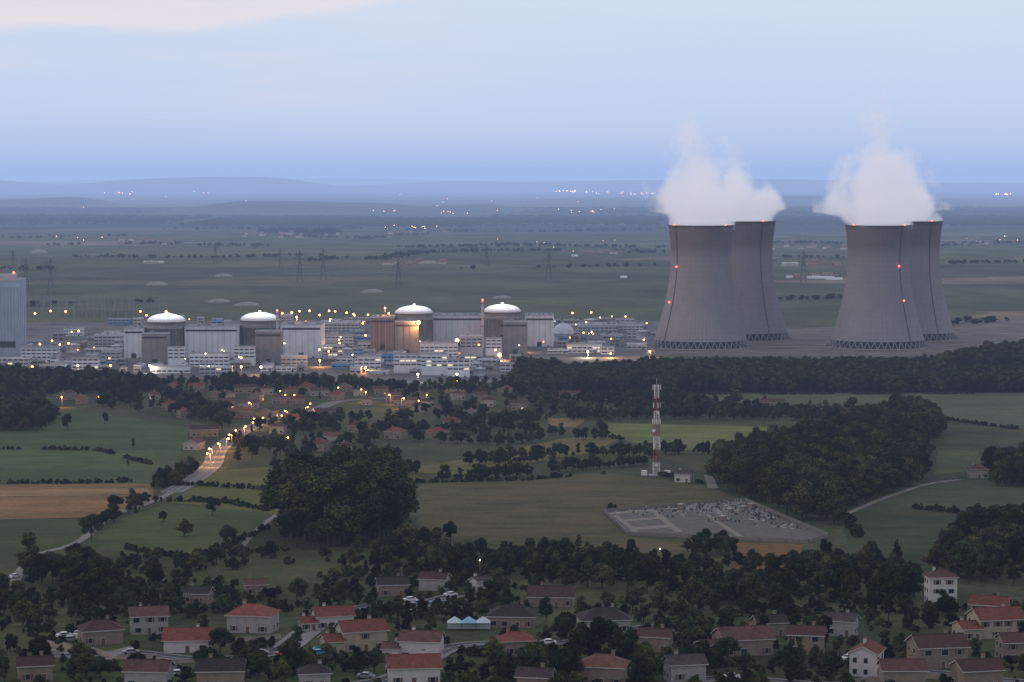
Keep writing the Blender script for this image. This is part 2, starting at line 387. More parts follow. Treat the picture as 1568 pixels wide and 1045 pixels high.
# ------------------------------------------------------------------ houses
walls=[M('render_cream',(.38,.32,.26),.9,.15,.6),M('render_white',(.50,.48,.47),.9,.12,.6),M('render_grey',(.30,.29,.285),.9,.15,.6),M('render_tan',(.23,.185,.15),.9,.18,.6)]
def tile(name,c):
    m=bpy.data.materials.new(name); t,n,l=nt(m)
    o=n.new('ShaderNodeOutputMaterial'); b=n.new('ShaderNodeBsdfPrincipled'); b.inputs['Roughness'].default_value=.85; b.inputs['Specular IOR Level'].default_value=.15
    tc=n.new('ShaderNodeTexCoord'); w=n.new('ShaderNodeTexWave'); w.inputs['Scale'].default_value=1.1; w.inputs['Distortion'].default_value=.4; w.bands_direction='X'
    nz=n.new('ShaderNodeTexNoise'); nz.inputs['Scale'].default_value=.8; nz.inputs['Detail'].default_value=6; nz.inputs['Roughness'].default_value=.75
    l.new(tc.outputs['Object'],w.inputs[0]); l.new(tc.outputs['Object'],nz.inputs[0])
    oi=n.new('ShaderNodeObjectInfo')
    mx=n.new('ShaderNodeMix'); mx.data_type='RGBA'; mx.inputs[6].default_value=(c[0]*.5,c[1]*.5,c[2]*.55,1); mx.inputs[7].default_value=(c[0]*1.4,c[1]*1.5,c[2]*1.5,1)
    ad=n.new('ShaderNodeMath'); ad.operation='MULTIPLY_ADD'; ad.inputs[1].default_value=.2; l.new(w.outputs[1],ad.inputs[0]); l.new(nz.outputs[0],ad.inputs[2])
    r=n.new('ShaderNodeMapRange'); r.inputs[1].default_value=.35; r.inputs[2].default_value=.85; l.new(ad.outputs[0],r.inputs[0]); l.new(r.outputs[0],mx.inputs[0])
    h=n.new('ShaderNodeHueSaturation'); rr=n.new('ShaderNodeMapRange'); rr.inputs[3].default_value=.6; rr.inputs[4].default_value=1.25; l.new(oi.outputs['Random'],rr.inputs[0]); l.new(rr.outputs[0],h.inputs['Value'])
    l.new(mx.outputs[2],h.inputs['Color']); l.new(h.outputs[0],b.inputs['Base Color']); l.new(b.outputs[0],o.inputs[0]); return m
roofs=[tile('roof_tile_red',(.18,.058,.044)),tile('roof_tile_brown',(.105,.053,.045)),tile('roof_tile_dark',(.062,.048,.045)),tile('roof_tile_orange',(.18,.085,.06))]
glass=M('window_glass',(.02,.025,.03),.15,.2,1,spec=.6); shutter=M('wood_shutter',(.14,.09,.06),.7,.2,2); trim=M('white_trim',(.45,.45,.44),.6,.05,1)
litwin=E('lit_window',(1,.72,.4),1.3)
def house_mesh(name,w,d,h,wm,rm,hip=False,lit=0,wing=False,rise=None):
    mb=MB(); rnd=random.Random(int(w*100+d*37+h*11))
    rise=rise or min(w,d)*.24
    def body(x0,x1,y0,y1,h,rise,hip,along='x'):
        mb.box(x0,x1,y0,y1,-1.5,h,0)
        ov=.55; t=.22
        X0,X1,Y0,Y1=x0-ov,x1+ov,y0-ov,y1+ov; ym=(y0+y1)/2; xm=(x0+x1)/2; zt=h+rise; ze=h-ov*rise/((y1-y0)/2)+.02
        if hip: i=(Y1-Y0)/2*.85; 
        else: i=0
        A,B=(X0+i,ym,zt+t),(X1-i,ym,zt+t)
        c=[(X0,Y0,ze+t),(X1,Y0,ze+t),(X1,Y1,ze+t),(X0,Y1,ze+t)]
        mb.face([c[0],c[1],B,A],1); mb.face([c[2],c[3],A,B],1)
        if hip: mb.face([c[1],c[2],B],1); mb.face([c[3],c[0],A],1)
        else:
            mb.face([(x0,y0,h),(x0,ym,zt),(x0,y1,h)],0); mb.face([(x1,y0,h),(x1,y1,h),(x1,ym,zt)],0)
            for X in (X0,X1):
                mb.face([(X,Y0,ze),(X,Y0,ze+t),(X,ym,zt+t),(X,ym,zt)],4); mb.face([(X,Y1,ze),(X,Y1,ze+t),(X,ym,zt+t),(X,ym,zt)],4)
        mb.face([(X0,Y0,ze),(X1,Y0,ze),(X1,Y0,ze+t),(X0,Y0,ze+t)],4); mb.face([(X0,Y1,ze),(X1,Y1,ze),(X1,Y1,ze+t),(X0,Y1,ze+t)],4)
        mb.face([(X0,Y0,ze),(X1,Y0,ze),(X1,y0,ze+.02),(X0,y0,ze+.02)],4)
        mb.beam((X0+i*.9,ym,zt+t+.02),(X1-i*.9,ym,zt+t+.02),.14,1)
        st=max(1,int(h/2.7))
        for s_ in range(st):
            z=.9+s_*2.75
            for side in (-1,1):
                n=max(2,int((x1-x0)/3.2)); yy=y0 if side<0 else y1
                for k in range(n):
                    x=x0+(k+.5)*(x1-x0)/n+rnd.uniform(-.3,.3)
                    if rnd.random()<.18: continue
                    door=(s_==0 and k==n//2 and side<0)
                    za,zb=(.05,2.15) if door else (z,z+1.3)
                    hw=.5 if door else rnd.choice([.45,.55,.85])
                    a,b=(yy-.05,yy) if side<0 else (yy,yy+.05)
                    mb.box(x-hw-.1,x+hw+.1,a,b,za-.1,zb+.1,4)
                    a,b=(yy-.07,yy-.052) if side<0 else (yy+.052,yy+.07)
                    mb.box(x-hw,x+hw,a,b,za,zb,3 if door else (5 if rnd.random()<lit else 2))
                    if not door and hw<.8:
                        for sx in (-1,1): 
                            xa,xb=sorted((x+sx*(hw+.12),x+sx*(hw+.62))); a,b=(yy-.09,yy) if side<0 else (yy,yy+.09); mb.box(xa,xb,a,b,za,zb,3)
            for side in (-1,1):
                xx=x0 if side<0 else x1
                for y in ((y0*.6+y1*.4),(y0*.2+y1*.8)):
                    a,b=(xx-.05,xx) if side<0 else (xx,xx+.05); mb.box(a,b,y-.6,y+.6,z-.1,z+1.3,4)
                    a,b=(xx-.07,xx-.052) if side<0 else (xx+.052,xx+.07); mb.box(a,b,y-.5,y+.5,z,z+1.2,5 if rnd.random()<lit else 2)
        cx=x0+(x1-x0)*rnd.choice([.28,.7]); mb.box(cx-.4,cx+.4,ym+.5,ym+1.2,h+rise*.3,zt+1.0,0); mb.box(cx-.5,cx+.5,ym+.4,ym+1.3,zt+1.0,zt+1.15,3)
    body(-w/2,w/2,-d/2,d/2,h,rise,hip)
    if wing: body(-w/2-.4-w*.38,-w/2-.02,-d/2-1.2,d/2-2.3,h*.62,rise*.6,False)
    return mb.mesh(name,[walls[wm],roofs[rm],glass,shutter,trim,litwin])
def house(u,v,wpx,h,wm,rm,yaw=0,hip=False,wing=False,dr=.75,name='house',lit=0.0,rise=None,shut=1.0):
    p=S(u,v); w=wpx*mpp(p)*.94; d=w*dr; p=p+Vector((0,d/2,0)); p.z=terr(p.y)
    me=house_mesh(name,w,d,h,wm,rm,hip,lit,wing,rise); o=put(name,me,p,R(yaw))
    for K in (keepout,keep_s): K.append((p.x,p.y,w*.75+2))
    keep_s.append((p.x,p.y-w*.9,w*.5))
    for q in (8,14,21,28,34): keepout.append((p.x+random.uniform(-2,2),p.y-d/2-q+3,w*.56*(1.15-.010*q)))
H=[(225,972,60,5.4,2,1,12,0,0),(285,1000,78,3.6,1,0,5,0,0),(385,970,74,5.2,2,0,-10,1,0),(508,964,62,4,1,0,15,0,1),(552,998,74,5.6,0,0,18,0,1),(645,1012,66,5.2,1,1,-8,0,1),
 (150,988,66,4.2,3,1,20,1,0),(632,1050,84,4.5,1,0,6,0,0),(785,962,76,3.6,3,2,-6,1,0),(845,930,74,3.4,3,1,-4,0,0),(925,970,80,4,2,2,8,1,0),(735,908,28,4,1,2,40,0,0),
 (1443,926,46,8.6,1,1,5,1,0),(1520,955,60,5.5,3,0,-20,0,0),(1530,978,78,5.5,0,0,12,0,1),(1440,1024,84,5.6,3,1,10,0,0),(1330,1036,60,6,1,0,70,0,0),(1237,1003,58,5.4,3,1,-10,0,0),
 (1140,1005,84,4.6,3,1,14,0,1),(925,1052,76,5,3,3,-12,1,0),(1562,1015,60,5.4,3,1,8,0,0),(335,1056,76,4.6,3,2,4,0,0),(225,1056,70,4.5,2,1,-6,0,0),(600,914,50,4,3,2,10,0,0),
 (480,1056,50,4.0,2,2,10,1,0),(1290,975,50,4.5,2,2,-20,0,0),(1385,1058,70,5,3,1,0,0,0),(1050,1045,60,4.5,2,2,12,0,0),(1175,694,30,4.5,3,1,10,0,0),(1047,739,26,4.5,1,2,-15,0,0),
 (665,905,44,4,2,1,-15,0,0),(1180,975,50,4,3,2,10,0,0),(300,925,46,3.4,3,2,-8,0,0),(1500,1058,70,5,3,1,14,0,0),(820,1062,56,4.,3,2,-10,0,0),(50,1045,56,4.2,3,1,14,0,0),(1005,1000,52,4.4,3,1,-14,0,0),(390,912,36,3.6,3,1,12,0,0),(790,1005,54,4.2,3,0,12,1,0)]
for h in H: house(h[0],h[1],h[2],h[3],h[4],h[5],h[6],bool(h[7]),bool(h[8]))
plans=[house_mesh('village_house_plan',w,d,h,wm,rm,hp,.03) for w,d,h,wm,rm,hp in ((13,9,5.0,3,0,False),(11,9,5.2,3,1,False),(15,9,4.2,2,1,False),(12,10,5.0,3,0,True),(18,9,4.8,3,1,False),(10,8,5.0,0,1,True))]
vill=[(100,612),(122,618),(270,598),(300,600),(352,612),(375,602),(395,615),(412,604),(430,618),(450,606),(468,600),(490,606),(515,612),(530,600),(550,606),(585,605),(600,615),(620,622),(640,630),(655,624),(670,636),(735,615),(750,622),(795,628),(300,688),(285,640),(265,628),(490,690),(505,678),(620,640),(355,640),(690,655),(560,620),(415,640),(725,640),(345,625),(380,625),(460,618),(640,612),(610,672),(330,612),(1180,625),(870,612),(1497,732),(670,672),(315,668),(425,664),(450,650),(525,694),(375,640),(500,640),(545,662),(770,605),(700,612),(240,612)]
for u,v in vill:
    p=S(u+random.uniform(-4,4),v); put('house',random.choice(plans),p,R(random.choice([0,0,90])+random.uniform(-25,25)))
    for K in (keepout,keep_s): K.append((p.x,p.y-5,12))
    keepout.append((p.x,p.y-22,9))

# ------------------------------------------------------------------ power station
white=M('white_cladding',(.58,.61,.68),.6,.12,.08); lgrey=M('light_concrete',(.38,.39,.42),.85,.15,.08); blue=M('blue_cladding',(.16,.30,.50),.6,.12,.08)
conc=M('concrete',(.22,.215,.22),.9,.18,.1); brown=M('brown_wall',(.25,.17,.14),.8,.15,.1); dark=M('dark_louvre',(.05,.055,.065),.6,.2,1)
roofm=M('flat_roof',(.26,.27,.30),.9,.3,.1); litw=E('lit_panes',(1,.86,.6),1.0); domew=M('dome_white',(.87,.87,.89),.5,.05,.2); steel=M('galvanised_steel',(.26,.27,.29),.5,.15,1,metal=.3)
def ib(u,v,wpx,hpx,depth,wm,name='industrial_building',yaw=0,lit=.0,bands=True,rnd=random):
    p=S(u,v); k=mpp(p); w=wpx*k; h=hpx*k; p=p+Vector((0,depth/2,0)); mb=MB()
    mb.box(-w/2,w/2,-depth/2,depth/2,-.5,h,0)
    for a in ((-w/2-.15,w/2+.15,-depth/2-.15,-depth/2+.35),(-w/2-.15,w/2+.15,depth/2-.35,depth/2+.15)): mb.box(*a,h-.02,h+.9,1)
    for a in ((-w/2-.15,-w/2+.35,-depth/2+.36,depth/2-.36),(w/2-.35,w/2+.15,-depth/2+.36,depth/2-.36)): mb.box(*a,h-.02,h+.88,1)
    mb.box(-w/2+.4,w/2-.4,-depth/2+.4,depth/2-.4,h,h+.1,2)
    for _ in range(max(1,int(w*depth/260))):
        x=rnd.uniform(-w/2+2.5,w/2-2.5) if w>6 else 0; y=rnd.uniform(-depth/2+2.5,depth/2-2.5) if depth>6 else 0; a=rnd.uniform(.7,1.8); mb.box(x-a,x+a,y-a,y+a,h+.11,h+rnd.uniform(1.2,2.8),2)
    if bands:
        z=1.4 if h<14 else h*.45
        while z<h-1.4:
            n=max(1,int(w/4.5)); 
            for q in range(n):
                x=-w/2+(q+.5)*w/n; hw=w/n*.4; mb.box(x-hw,x+hw,-depth/2-.08,-depth/2+.02,z,z+1.3,4 if rnd.random()<lit else 3)
            n=max(1,int(depth/5))
            for s_ in (-1,1):
                for q in range(n):
                    y=-depth/2+(q+.5)*depth/n; a,b=sorted((s_*(w/2-.02),s_*(w/2+.08))); mb.box(a,b,y-1.5,y+1.5,z,z+1.3,3)
            z+=3.4 if h<22 else h*.28
    else:
        q=-w/2+3
        while q<w/2-1: mb.box(q-.2,q+.2,-depth/2-.25,-depth/2+.02,.1,h-.1,1 if wm is not conc else 0); q+=6
        mb.box(-2.5,2.5,-depth/2-.3,-depth/2-.26,0,min(5,h*.5),3)
        z=h*.86; mb.box(-w/2+1,w/2-1,-depth/2-.3,-depth/2-.256,z,z+h*.06,3)
    mb.box(w*.3-.9,w*.3+.9,-depth/2-.12,-depth/2-.081,0,1.3,3)
    return mb.obj(name,[wm,lgrey if wm is not lgrey else white,roofm,dark,litw],p,R(yaw))
def reactor(u,v,hpx=62,wpx=60):
    p=S(u,v); k=mpp(p); r=wpx*k/2; h=hpx*k; mb=MB()
    mb.lathe([(r,-.5),(r,h*.82),(r+.8,h*.82),(r+.8,h*.85),(r,h*.85),(r,h),(r+.9,h),(r+.9,h+1.1),(r-.2,h+1.1)],64,0)
    for i in range(24):
        a=i*math.pi/12; mb.beam((math.cos(a)*(r+.2),math.sin(a)*(r+.2),0),(math.cos(a)*(r+.2),math.sin(a)*(r+.2),h*.815),.45,0)
    cap=[]; rise=r*.40
    for i in range(13):
        t=i/12; cap.append((max((r-.2)*math.cos(t*math.pi/2),.01),h+1.1+rise*math.sin(t*math.pi/2)*.95))
    mb.lathe(cap,64,1)
    mb.lathe([(1.6,h+rise),(1.6,h+rise+2.4),(.01,h+rise+2.8)],12,1)
    for i in range(32):
        a=i*math.pi/16; q=(math.cos(a)*(r+.6),math.sin(a)*(r+.6)); mb.beam((*q,h+1.1),(*q,h+2.2),.08,2)
    mb.lathe([(r+.68,h+2.15),(r+.68,h+2.27),(r+.55,h+2.27)],48,2)
    for zz in (h*.3,h*.6): mb.box(-2,2,-r-.7,-r+.4,zz,zz+3,3)
    mb.beam((r*.6,-r*.82,0),(r*.6,-r*.82,h),.5,2,8)
    p=p+Vector((0,r,0)); mb.obj('reactor_building',[conc,domew,steel,dark],p)
    ld=bpy.data.lights.new('dome_floodlight','SPOT'); ld.energy=42000; ld.spot_size=R(76); ld.spot_blend=.5; ld.color=(.93,.96,1); ld.shadow_soft_size=1.5
    lo=bpy.data.objects.new('dome_floodlight',ld); scene.collection.objects.link(lo); lo.location=(p.x,p.y-4,h+34)
    return p,r,h
for u,v in ((251,549),(395,547)): reactor(u,v,54)
for u,v in ((633,535),(769,533)): reactor(u,v,53,58)
ib(205,549,30,45,50,white,'turbine_hall',bands=False); ib(324,548,82,47,45,white,'turbine_hall',bands=False); ib(461,548,62,50,50,white,'turbine_hall',bands=False)
ib(237,558,40,46,18,conc,'fuel_building',bands=False); ib(411,558,40,50,18,conc,'fuel_building',bands=False)
ib(320,562,60,20,12,white,'annex_building'); ib(270,561,26,28,12,white,'annex_building'); ib(374,560,32,28,12,white,'annex_building')
ib(586,535,36,48,45,brown,'turbine_hall',bands=False); ib(701,530,78,46,45,white,'turbine_hall',bands=False); ib(826,531,44,47,45,white,'turbine_hall',bands=False)  # first hall is brown to paint in the warm light on its wall
ib(623,543,36,50,18,conc,'fuel_building',bands=False); ib(789,543,37,50,18,conc,'fuel_building',bands=False)
ib(672,546,58,20,14,white,'annex_building',lit=.2); ib(722,545,34,30,14,lgrey,'annex_building'); ib(756,545,24,26,12,white,'annex_building')
for u,v,w,h,d,mt,lt in ((625,572,44,28,14,white,.25),(665,575,40,32,14,white,.2),(702,578,34,26,14,white,.3),(565,566,36,20,14,white,.1),(600,556,30,14,14,blue,0),(548,560,16,26,12,blue,0),(720,562,36,16,14,white,.1),(60,556,56,22,16,white,.1),(20,566,50,16,14,lgrey,.05),(130,566,40,16,14,white,.05),(170,556,30,20,14,lgrey,0),(80,572,40,12,10,blue,0),
   (895,541,54,13,20,white,.2),(930,543,20,10,16,white,0),(915,510,60,12,30,lgrey,0),(960,508,50,12,30,white,0),(520,510,60,16,30,lgrey,0),(520,530,40,16,20,white,0),(260,572,60,10,10,white,0),(330,575,50,12,12,lgrey,.05),(165,530,40,16,30,lgrey,.05),(510,552,30,22,14,lgrey,.1),(450,560,40,14,12,lgrey,0)):
    ib(u,v,w,h,d,mt,'office_building' if h>18 else 'warehouse',lit=lt,yaw=random.uniform(-3,3))
p=S(6,546); k=mpp(p); mb=MB(); w=46*k; h=116*k
mb.box(-w/2,w/2,-20,20,-.5,h,0)
for i in range(9):
    x=-w/2+2+i*(w-4)/8; mb.box(x-.5,x+.5,-20.6,-20.01,0,h-6,1)
for i in range(5):
    y=-18+i*9; mb.box(w/2+.01,w/2+.5,y-.6,y+.6,0,h-6,1)
mb.box(-w/2-.4,w/2+.4,-20.5,20.5,h,h+1.5,1); mb.box(-w/2+4,w/2-6,-12,10,h+1.51,h+6,2); mb.ball((w/2-5,-15,h+8),1.2,3); mb.beam((w/2-5,-15,h+1),(w/2-5,-15,h+7.5),.15,1)
mb.box(-w/2+3,w/2-3,-20.7,-20.61,h*.12,h*.2,4)
red_e=E('red_obstruction_lamp',(1,.08,.05),9); org_e=E('sodium_lamp',(1,.36,.07),22); wht_e=E('metal_halide_lamp',(1,.76,.48),18)
mb.obj('reactor_block',[M('pale_blue_cladding',(.30,.39,.52),.6,.12,.06),lgrey,lgrey,red_e,dark],p+Vector((0,20,0)))
p=S(863,523); mb=MB(); mb.lathe([(11.5,0),(11.5,8),(12,8),(12,8.6)]+[(max(.01,11.5*math.cos(t*math.pi/16)),8.6+10.5*math.sin(t*math.pi/16)) for t in range(9)],40,0); mb.lathe([(2,19),(2,20),(.01,20.5)],12,1); mb.box(-2,2,-12.3,-11,0,4,1); mb.obj('storage_dome',[white,steel],p+Vector((0,12,0)))
for u,v0,v1 in ((739,535,460),(425,548,476)):
    p=S(u,v0); h=(v0-v1)*mpp(p); mb=MB(); mb.lathe([(1.8,0),(1.3,h),(1,h),(1,h-1)],16,0)
    for i in range(5): mb.lathe([(1.9,h*(.3+.16*i)),(2.3,h*(.3+.16*i)),(2.3,h*(.3+.16*i)+.5),(1.5,h*(.3+.16*i)+.5)],16,1)
    mb.ball((0,-1.5,h+.6),.9,2); mb.obj('vent_stack',[lgrey,M('red_band',(.35,.05,.04)),red_e],p)
occ=[]; rr=random.Random(5)
for i in range(900):
    u=rr.uniform(25,1000); vmax=578 if 540<u<800 else (570 if u<540 else 545)
    v=rr.uniform(494,vmax); p=S(u,v)
    w=rr.uniform(9,34); 
    if any(abs(u-a)<(w+b)*.55 and abs(v-c)<6 for a,b,c in occ): continue
    if 190<u<490 and 515<v<566: continue
    if 560<u<850 and 500<v<550: continue
    if u<180 and v<512: continue
    occ.append((u,w,v))
    ib(u,v,w,rr.uniform(4,12),rr.uniform(8,22),rr.choice([white,lgrey,lgrey,blue,lgrey,white,brown,conc,conc]),rr.choice(['warehouse','workshop_building','site_hut']),yaw=rr.uniform(-4,4),lit=.02,rnd=rr)
    if len(occ)>130: break
for u,v,r,h in ((505,545,7,9),(530,547,6,8),(905,500,8,8),(985,520,8,9),(180,545,6,10),(735,575,5,6),(112,540,7,8)):
    mb=MB(); mb.lathe([(r,0),(r,h),(r+.2,h),(r+.2,h+.3),(.01,h+1.6)],32,0); mb.beam((r*.7,-r*.75,0),(r*.7,-r*.75,h+1),.15,1); mb.lathe([(r+.1,h*.5),(r+.25,h*.5),(r+.25,h*.5+.3),(r+.1,h*.5+.3)],32,1); mb.obj('storage_tank',[white,steel],S(u,v))
def lamp_mesh(n,mat,h=9,r=.75):
    mb=MB(); mb.beam((0,0,-.3),(0,0,h),.14,0,6,.09); mb.beam((0,0,h),(0,-1.6,h+.5),.08,0,5); mb.box(-.35,.35,-2.4,-1.3,h+.45,h+.72,0); mb.ball((0,-1.9,h+.2),r,1); return mb.mesh(n,[steel,mat])
LO=lamp_mesh('street_lamp_sodium',org_e,9,.72); LW=lamp_mesh('street_lamp_white',wht_e,11,.5); LS=lamp_mesh('street_lamp_small',org_e,8,.55)
def plight(p,e,col,name='lamp_light',r=.4):
    ld=bpy.data.lights.new(name,'POINT'); ld.energy=e; ld.color=col; ld.shadow_soft_size=r; lo=bpy.data.objects.new(name,ld); scene.collection.objects.link(lo); lo.location=p
OC=(1,.42,.12); WC=(1,.85,.62)
for i in range(105):
    u=rr.choice([rr.uniform(30,560),rr.uniform(480,1000)]); v=rr.uniform(496,572 if u<800 else 540)
    p=S(u,v); put('street_lamp',LO if rr.random()<.75 else LW,p,rr.uniform(0,6.28),rr.uniform(.6,1.4))
for u in (30,55,80,100,215,230,250,262,430,447,462,475,487,500,515,530,548,560,590,905,880): put('street_lamp',LO,S(u+rr.uniform(-3,3),rr.uniform(492,500)),rr.uniform(0,6),1.4)
for u,v,hh,e,c in ((641,543,32,150000,OC),(700,540,12,130000,OC),(765,552,5,120000,OC),(655,552,6,50000,OC),(560,572,5,30000,OC),(490,562,6,50000,OC),(455,540,36,60000,OC),(590,530,40,40000,OC),(230,572,7,16000,WC),(120,572,7,16000,WC),(320,574,7,24000,WC),(400,574,7,16000,WC),(700,586,7,18000,WC),(640,586,7,18000,WC),(900,548,6,60000,WC),(935,548,4,60000,OC),(805,540,6,24000,OC),(50,574,7,20000,OC),(370,574,7,16000,OC),(520,540,9,30000,OC),(170,572,7,16000,OC),(995,548,6,30000,OC)):
    p=S(u,v); p.z+=hh; plight((p.x,p.y-4,p.z),e*.45,c,'floodlight',1.0)
    mb=MB(); mb.beam((0,0,-hh),(0,0,0),.15,0); mb.ball((0,0,.3),1.9 if e>80000 else .9,1); mb.obj('floodlight_mast',[steel,org_e if c is OC else wht_e],(p.x,p.y-2,p.z))

# ------------------------------------------------------------------ cooling towers
def shellmat():
    m=bpy.data.materials.new('tower_concrete'); t,n,l=nt(m)
    o=n.new('ShaderNodeOutputMaterial'); b=n.new('ShaderNodeBsdfPrincipled'); b.inputs['Roughness'].default_value=.92; b.inputs['Specular IOR Level'].default_value=.1
    tc=n.new('ShaderNodeTexCoord'); sp=n.new('ShaderNodeSeparateXYZ'); l.new(tc.outputs['Object'],sp.inputs[0])
    def ma(op,a,b_=None,c=None):
        x=n.new('ShaderNodeMath'); x.operation=op
        for i,q in enumerate((a,b_,c)):
            if q is None: continue
            if hasattr(q,'links'): l.new(q,x.inputs[i])
            else: x.inputs[i].default_value=q
        return x.outputs[0]
    ang=ma('ARCTAN2',sp.outputs[1],sp.outputs[0])
    rib=ma('SINE',ma('MULTIPLY',ang,72.0))
    ring=ma('POWER',ma('ABSOLUTE',ma('SINE',ma('MULTIPLY',sp.outputs[2],.55))),6.0)
    cmb=n.new('ShaderNodeCombineXYZ'); l.new(ma('MULTIPLY',ang,9.0),cmb.inputs[0]); l.new(ma('MULTIPLY',sp.outputs[2],.012),cmb.inputs[1])
    nz=n.new('ShaderNodeTexNoise'); nz.inputs['Scale'].default_value=2.2; nz.inputs['Detail'].default_value=6; nz.inputs['Roughness'].default_value=.7; l.new(cmb.outputs[0],nz.inputs[0])
    n2=n.new('ShaderNodeTexNoise'); n2.inputs['Scale'].default_value=.05; n2.inputs['Detail'].default_value=6; l.new(tc.outputs['Object'],n2.inputs[0])
    edge=ma('MULTIPLY_ADD',ma('SUBTRACT',nz.outputs[0],.5),12.0,sp.outputs[2])
    top=n.new('ShaderNodeMapRange'); top.inputs[1].default_value=94; top.inputs[2].default_value=106; l.new(edge,top.inputs[0])
    v=ma('MULTIPLY_ADD',rib,.02,1.0); v=ma('MULTIPLY_ADD',ring,.04,v); v=ma('MULTIPLY',v,ma('MULTIPLY_ADD',nz.outputs[0],.3,.85)); v=ma('MULTIPLY',v,ma('MULTIPLY_ADD',n2.outputs[0],.35,.82))
    mx=n.new('ShaderNodeMix'); mx.data_type='RGBA'; mx.inputs[6].default_value=(.225,.218,.235,1); mx.inputs[7].default_value=(.15,.138,.145,1); l.new(top.outputs[0],mx.inputs[0])
    vm=n.new('ShaderNodeVectorMath'); vm.operation='SCALE'; l.new(mx.outputs[2],vm.inputs[0]); l.new(v,vm.inputs['Scale'])
    l.new(vm.outputs[0],b.inputs['Base Color']); bp=n.new('ShaderNodeBump'); bp.inputs['Strength'].default_value=.2; bp.inputs['Distance'].default_value=.6; l.new(rib,bp.inputs['Height']); l.new(bp.outputs[0],b.inputs['Normal'])
    l.new(b.outputs[0],o.inputs[0]); return m
shell=shellmat()
def tower(x,y,H=127.0,rim=(200,250,290,340),ladder=250,mids=((200,90),(205,52))):
    mb=MB()
    def r(z): return 31.8*math.sqrt(1+((z-95)/74.5)**2)
    z0=8.0; prof=[]
    for i in range(41):
        z=z0+(H-z0)*i/40; prof.append((r(z),z))
    prof+= [(r(H)+.9,H),(r(H)+.9,H+1.3),(r(H)-1,H+1.3),(r(H)-1,H)]
    for i in range(20,-1,-1):
        z=z0+(H-z0)*i/20; prof.append((r(z)-1.0,z))
    prof.append((r(z0),z0))
    mb.lathe(prof,144,0)
    N=44
    for i in range(N):
        a=2*math.pi*i/N; b=2*math.pi*(i+.5)/N; c=2*math.pi*(i-.5)/N; rb=r(0)+.6; rt=r(z0)-.5
        B=(rb*math.cos(a),rb*math.sin(a),-.3)
        for q in (b,c): mb.beam(B,(rt*math.cos(q),rt*math.sin(q),z0+.3),.5,1,6)
        mb.box(B[0]-.9,B[0]+.9,B[1]-.9,B[1]+.9,-.4,.7,1)
    mb.lathe([(r(0)+3,-.3),(r(0)+3,1.2),(r(0)+2.4,1.2),(r(0)+2.4,.3)],96,1)
    mb.lathe([(r(6)-6,0),(r(6)-6,8.3),(.5,9)],64,2)
    L=R(ladder)
    for i in range(60):
        z=z0+(H-z0)*i/60; z2=z0+(H-z0)*(i+1)/60
        mb.beam(((r(z)+.5)*math.cos(L),(r(z)+.5)*math.sin(L),z),((r(z2)+.5)*math.cos(L),(r(z2)+.5)*math.sin(L),z2),.32,2)
    for a in rim: mb.ball(((r(H)+1.2)*math.cos(R(a)),(r(H)+1.2)*math.sin(R(a)),H+1.8),.7,3)
    for a,z in mids: mb.ball(((r(z)+1)*math.cos(R(a)),(r(z)+1)*math.sin(R(a)),z),.95,3)
    return mb.obj('cooling_tower',[shell,conc,dark,red_e],(x,y,0))
def X(u,y): return (u-784)/F*y*1.0015
T=[]
for u,y,Hh,ld,md in ((1073,2540,127.,215,((215,85),(207,48))),(1138,2668,129.,300,()),(1344,2540,127.,305,((302,86),(306,50))),(1393,2668,129.,300,())):
    x=X(u,y); tower(x,y,Hh,(215,310) if y<2600 else (300,),ld,md); T.append((x,y,Hh))

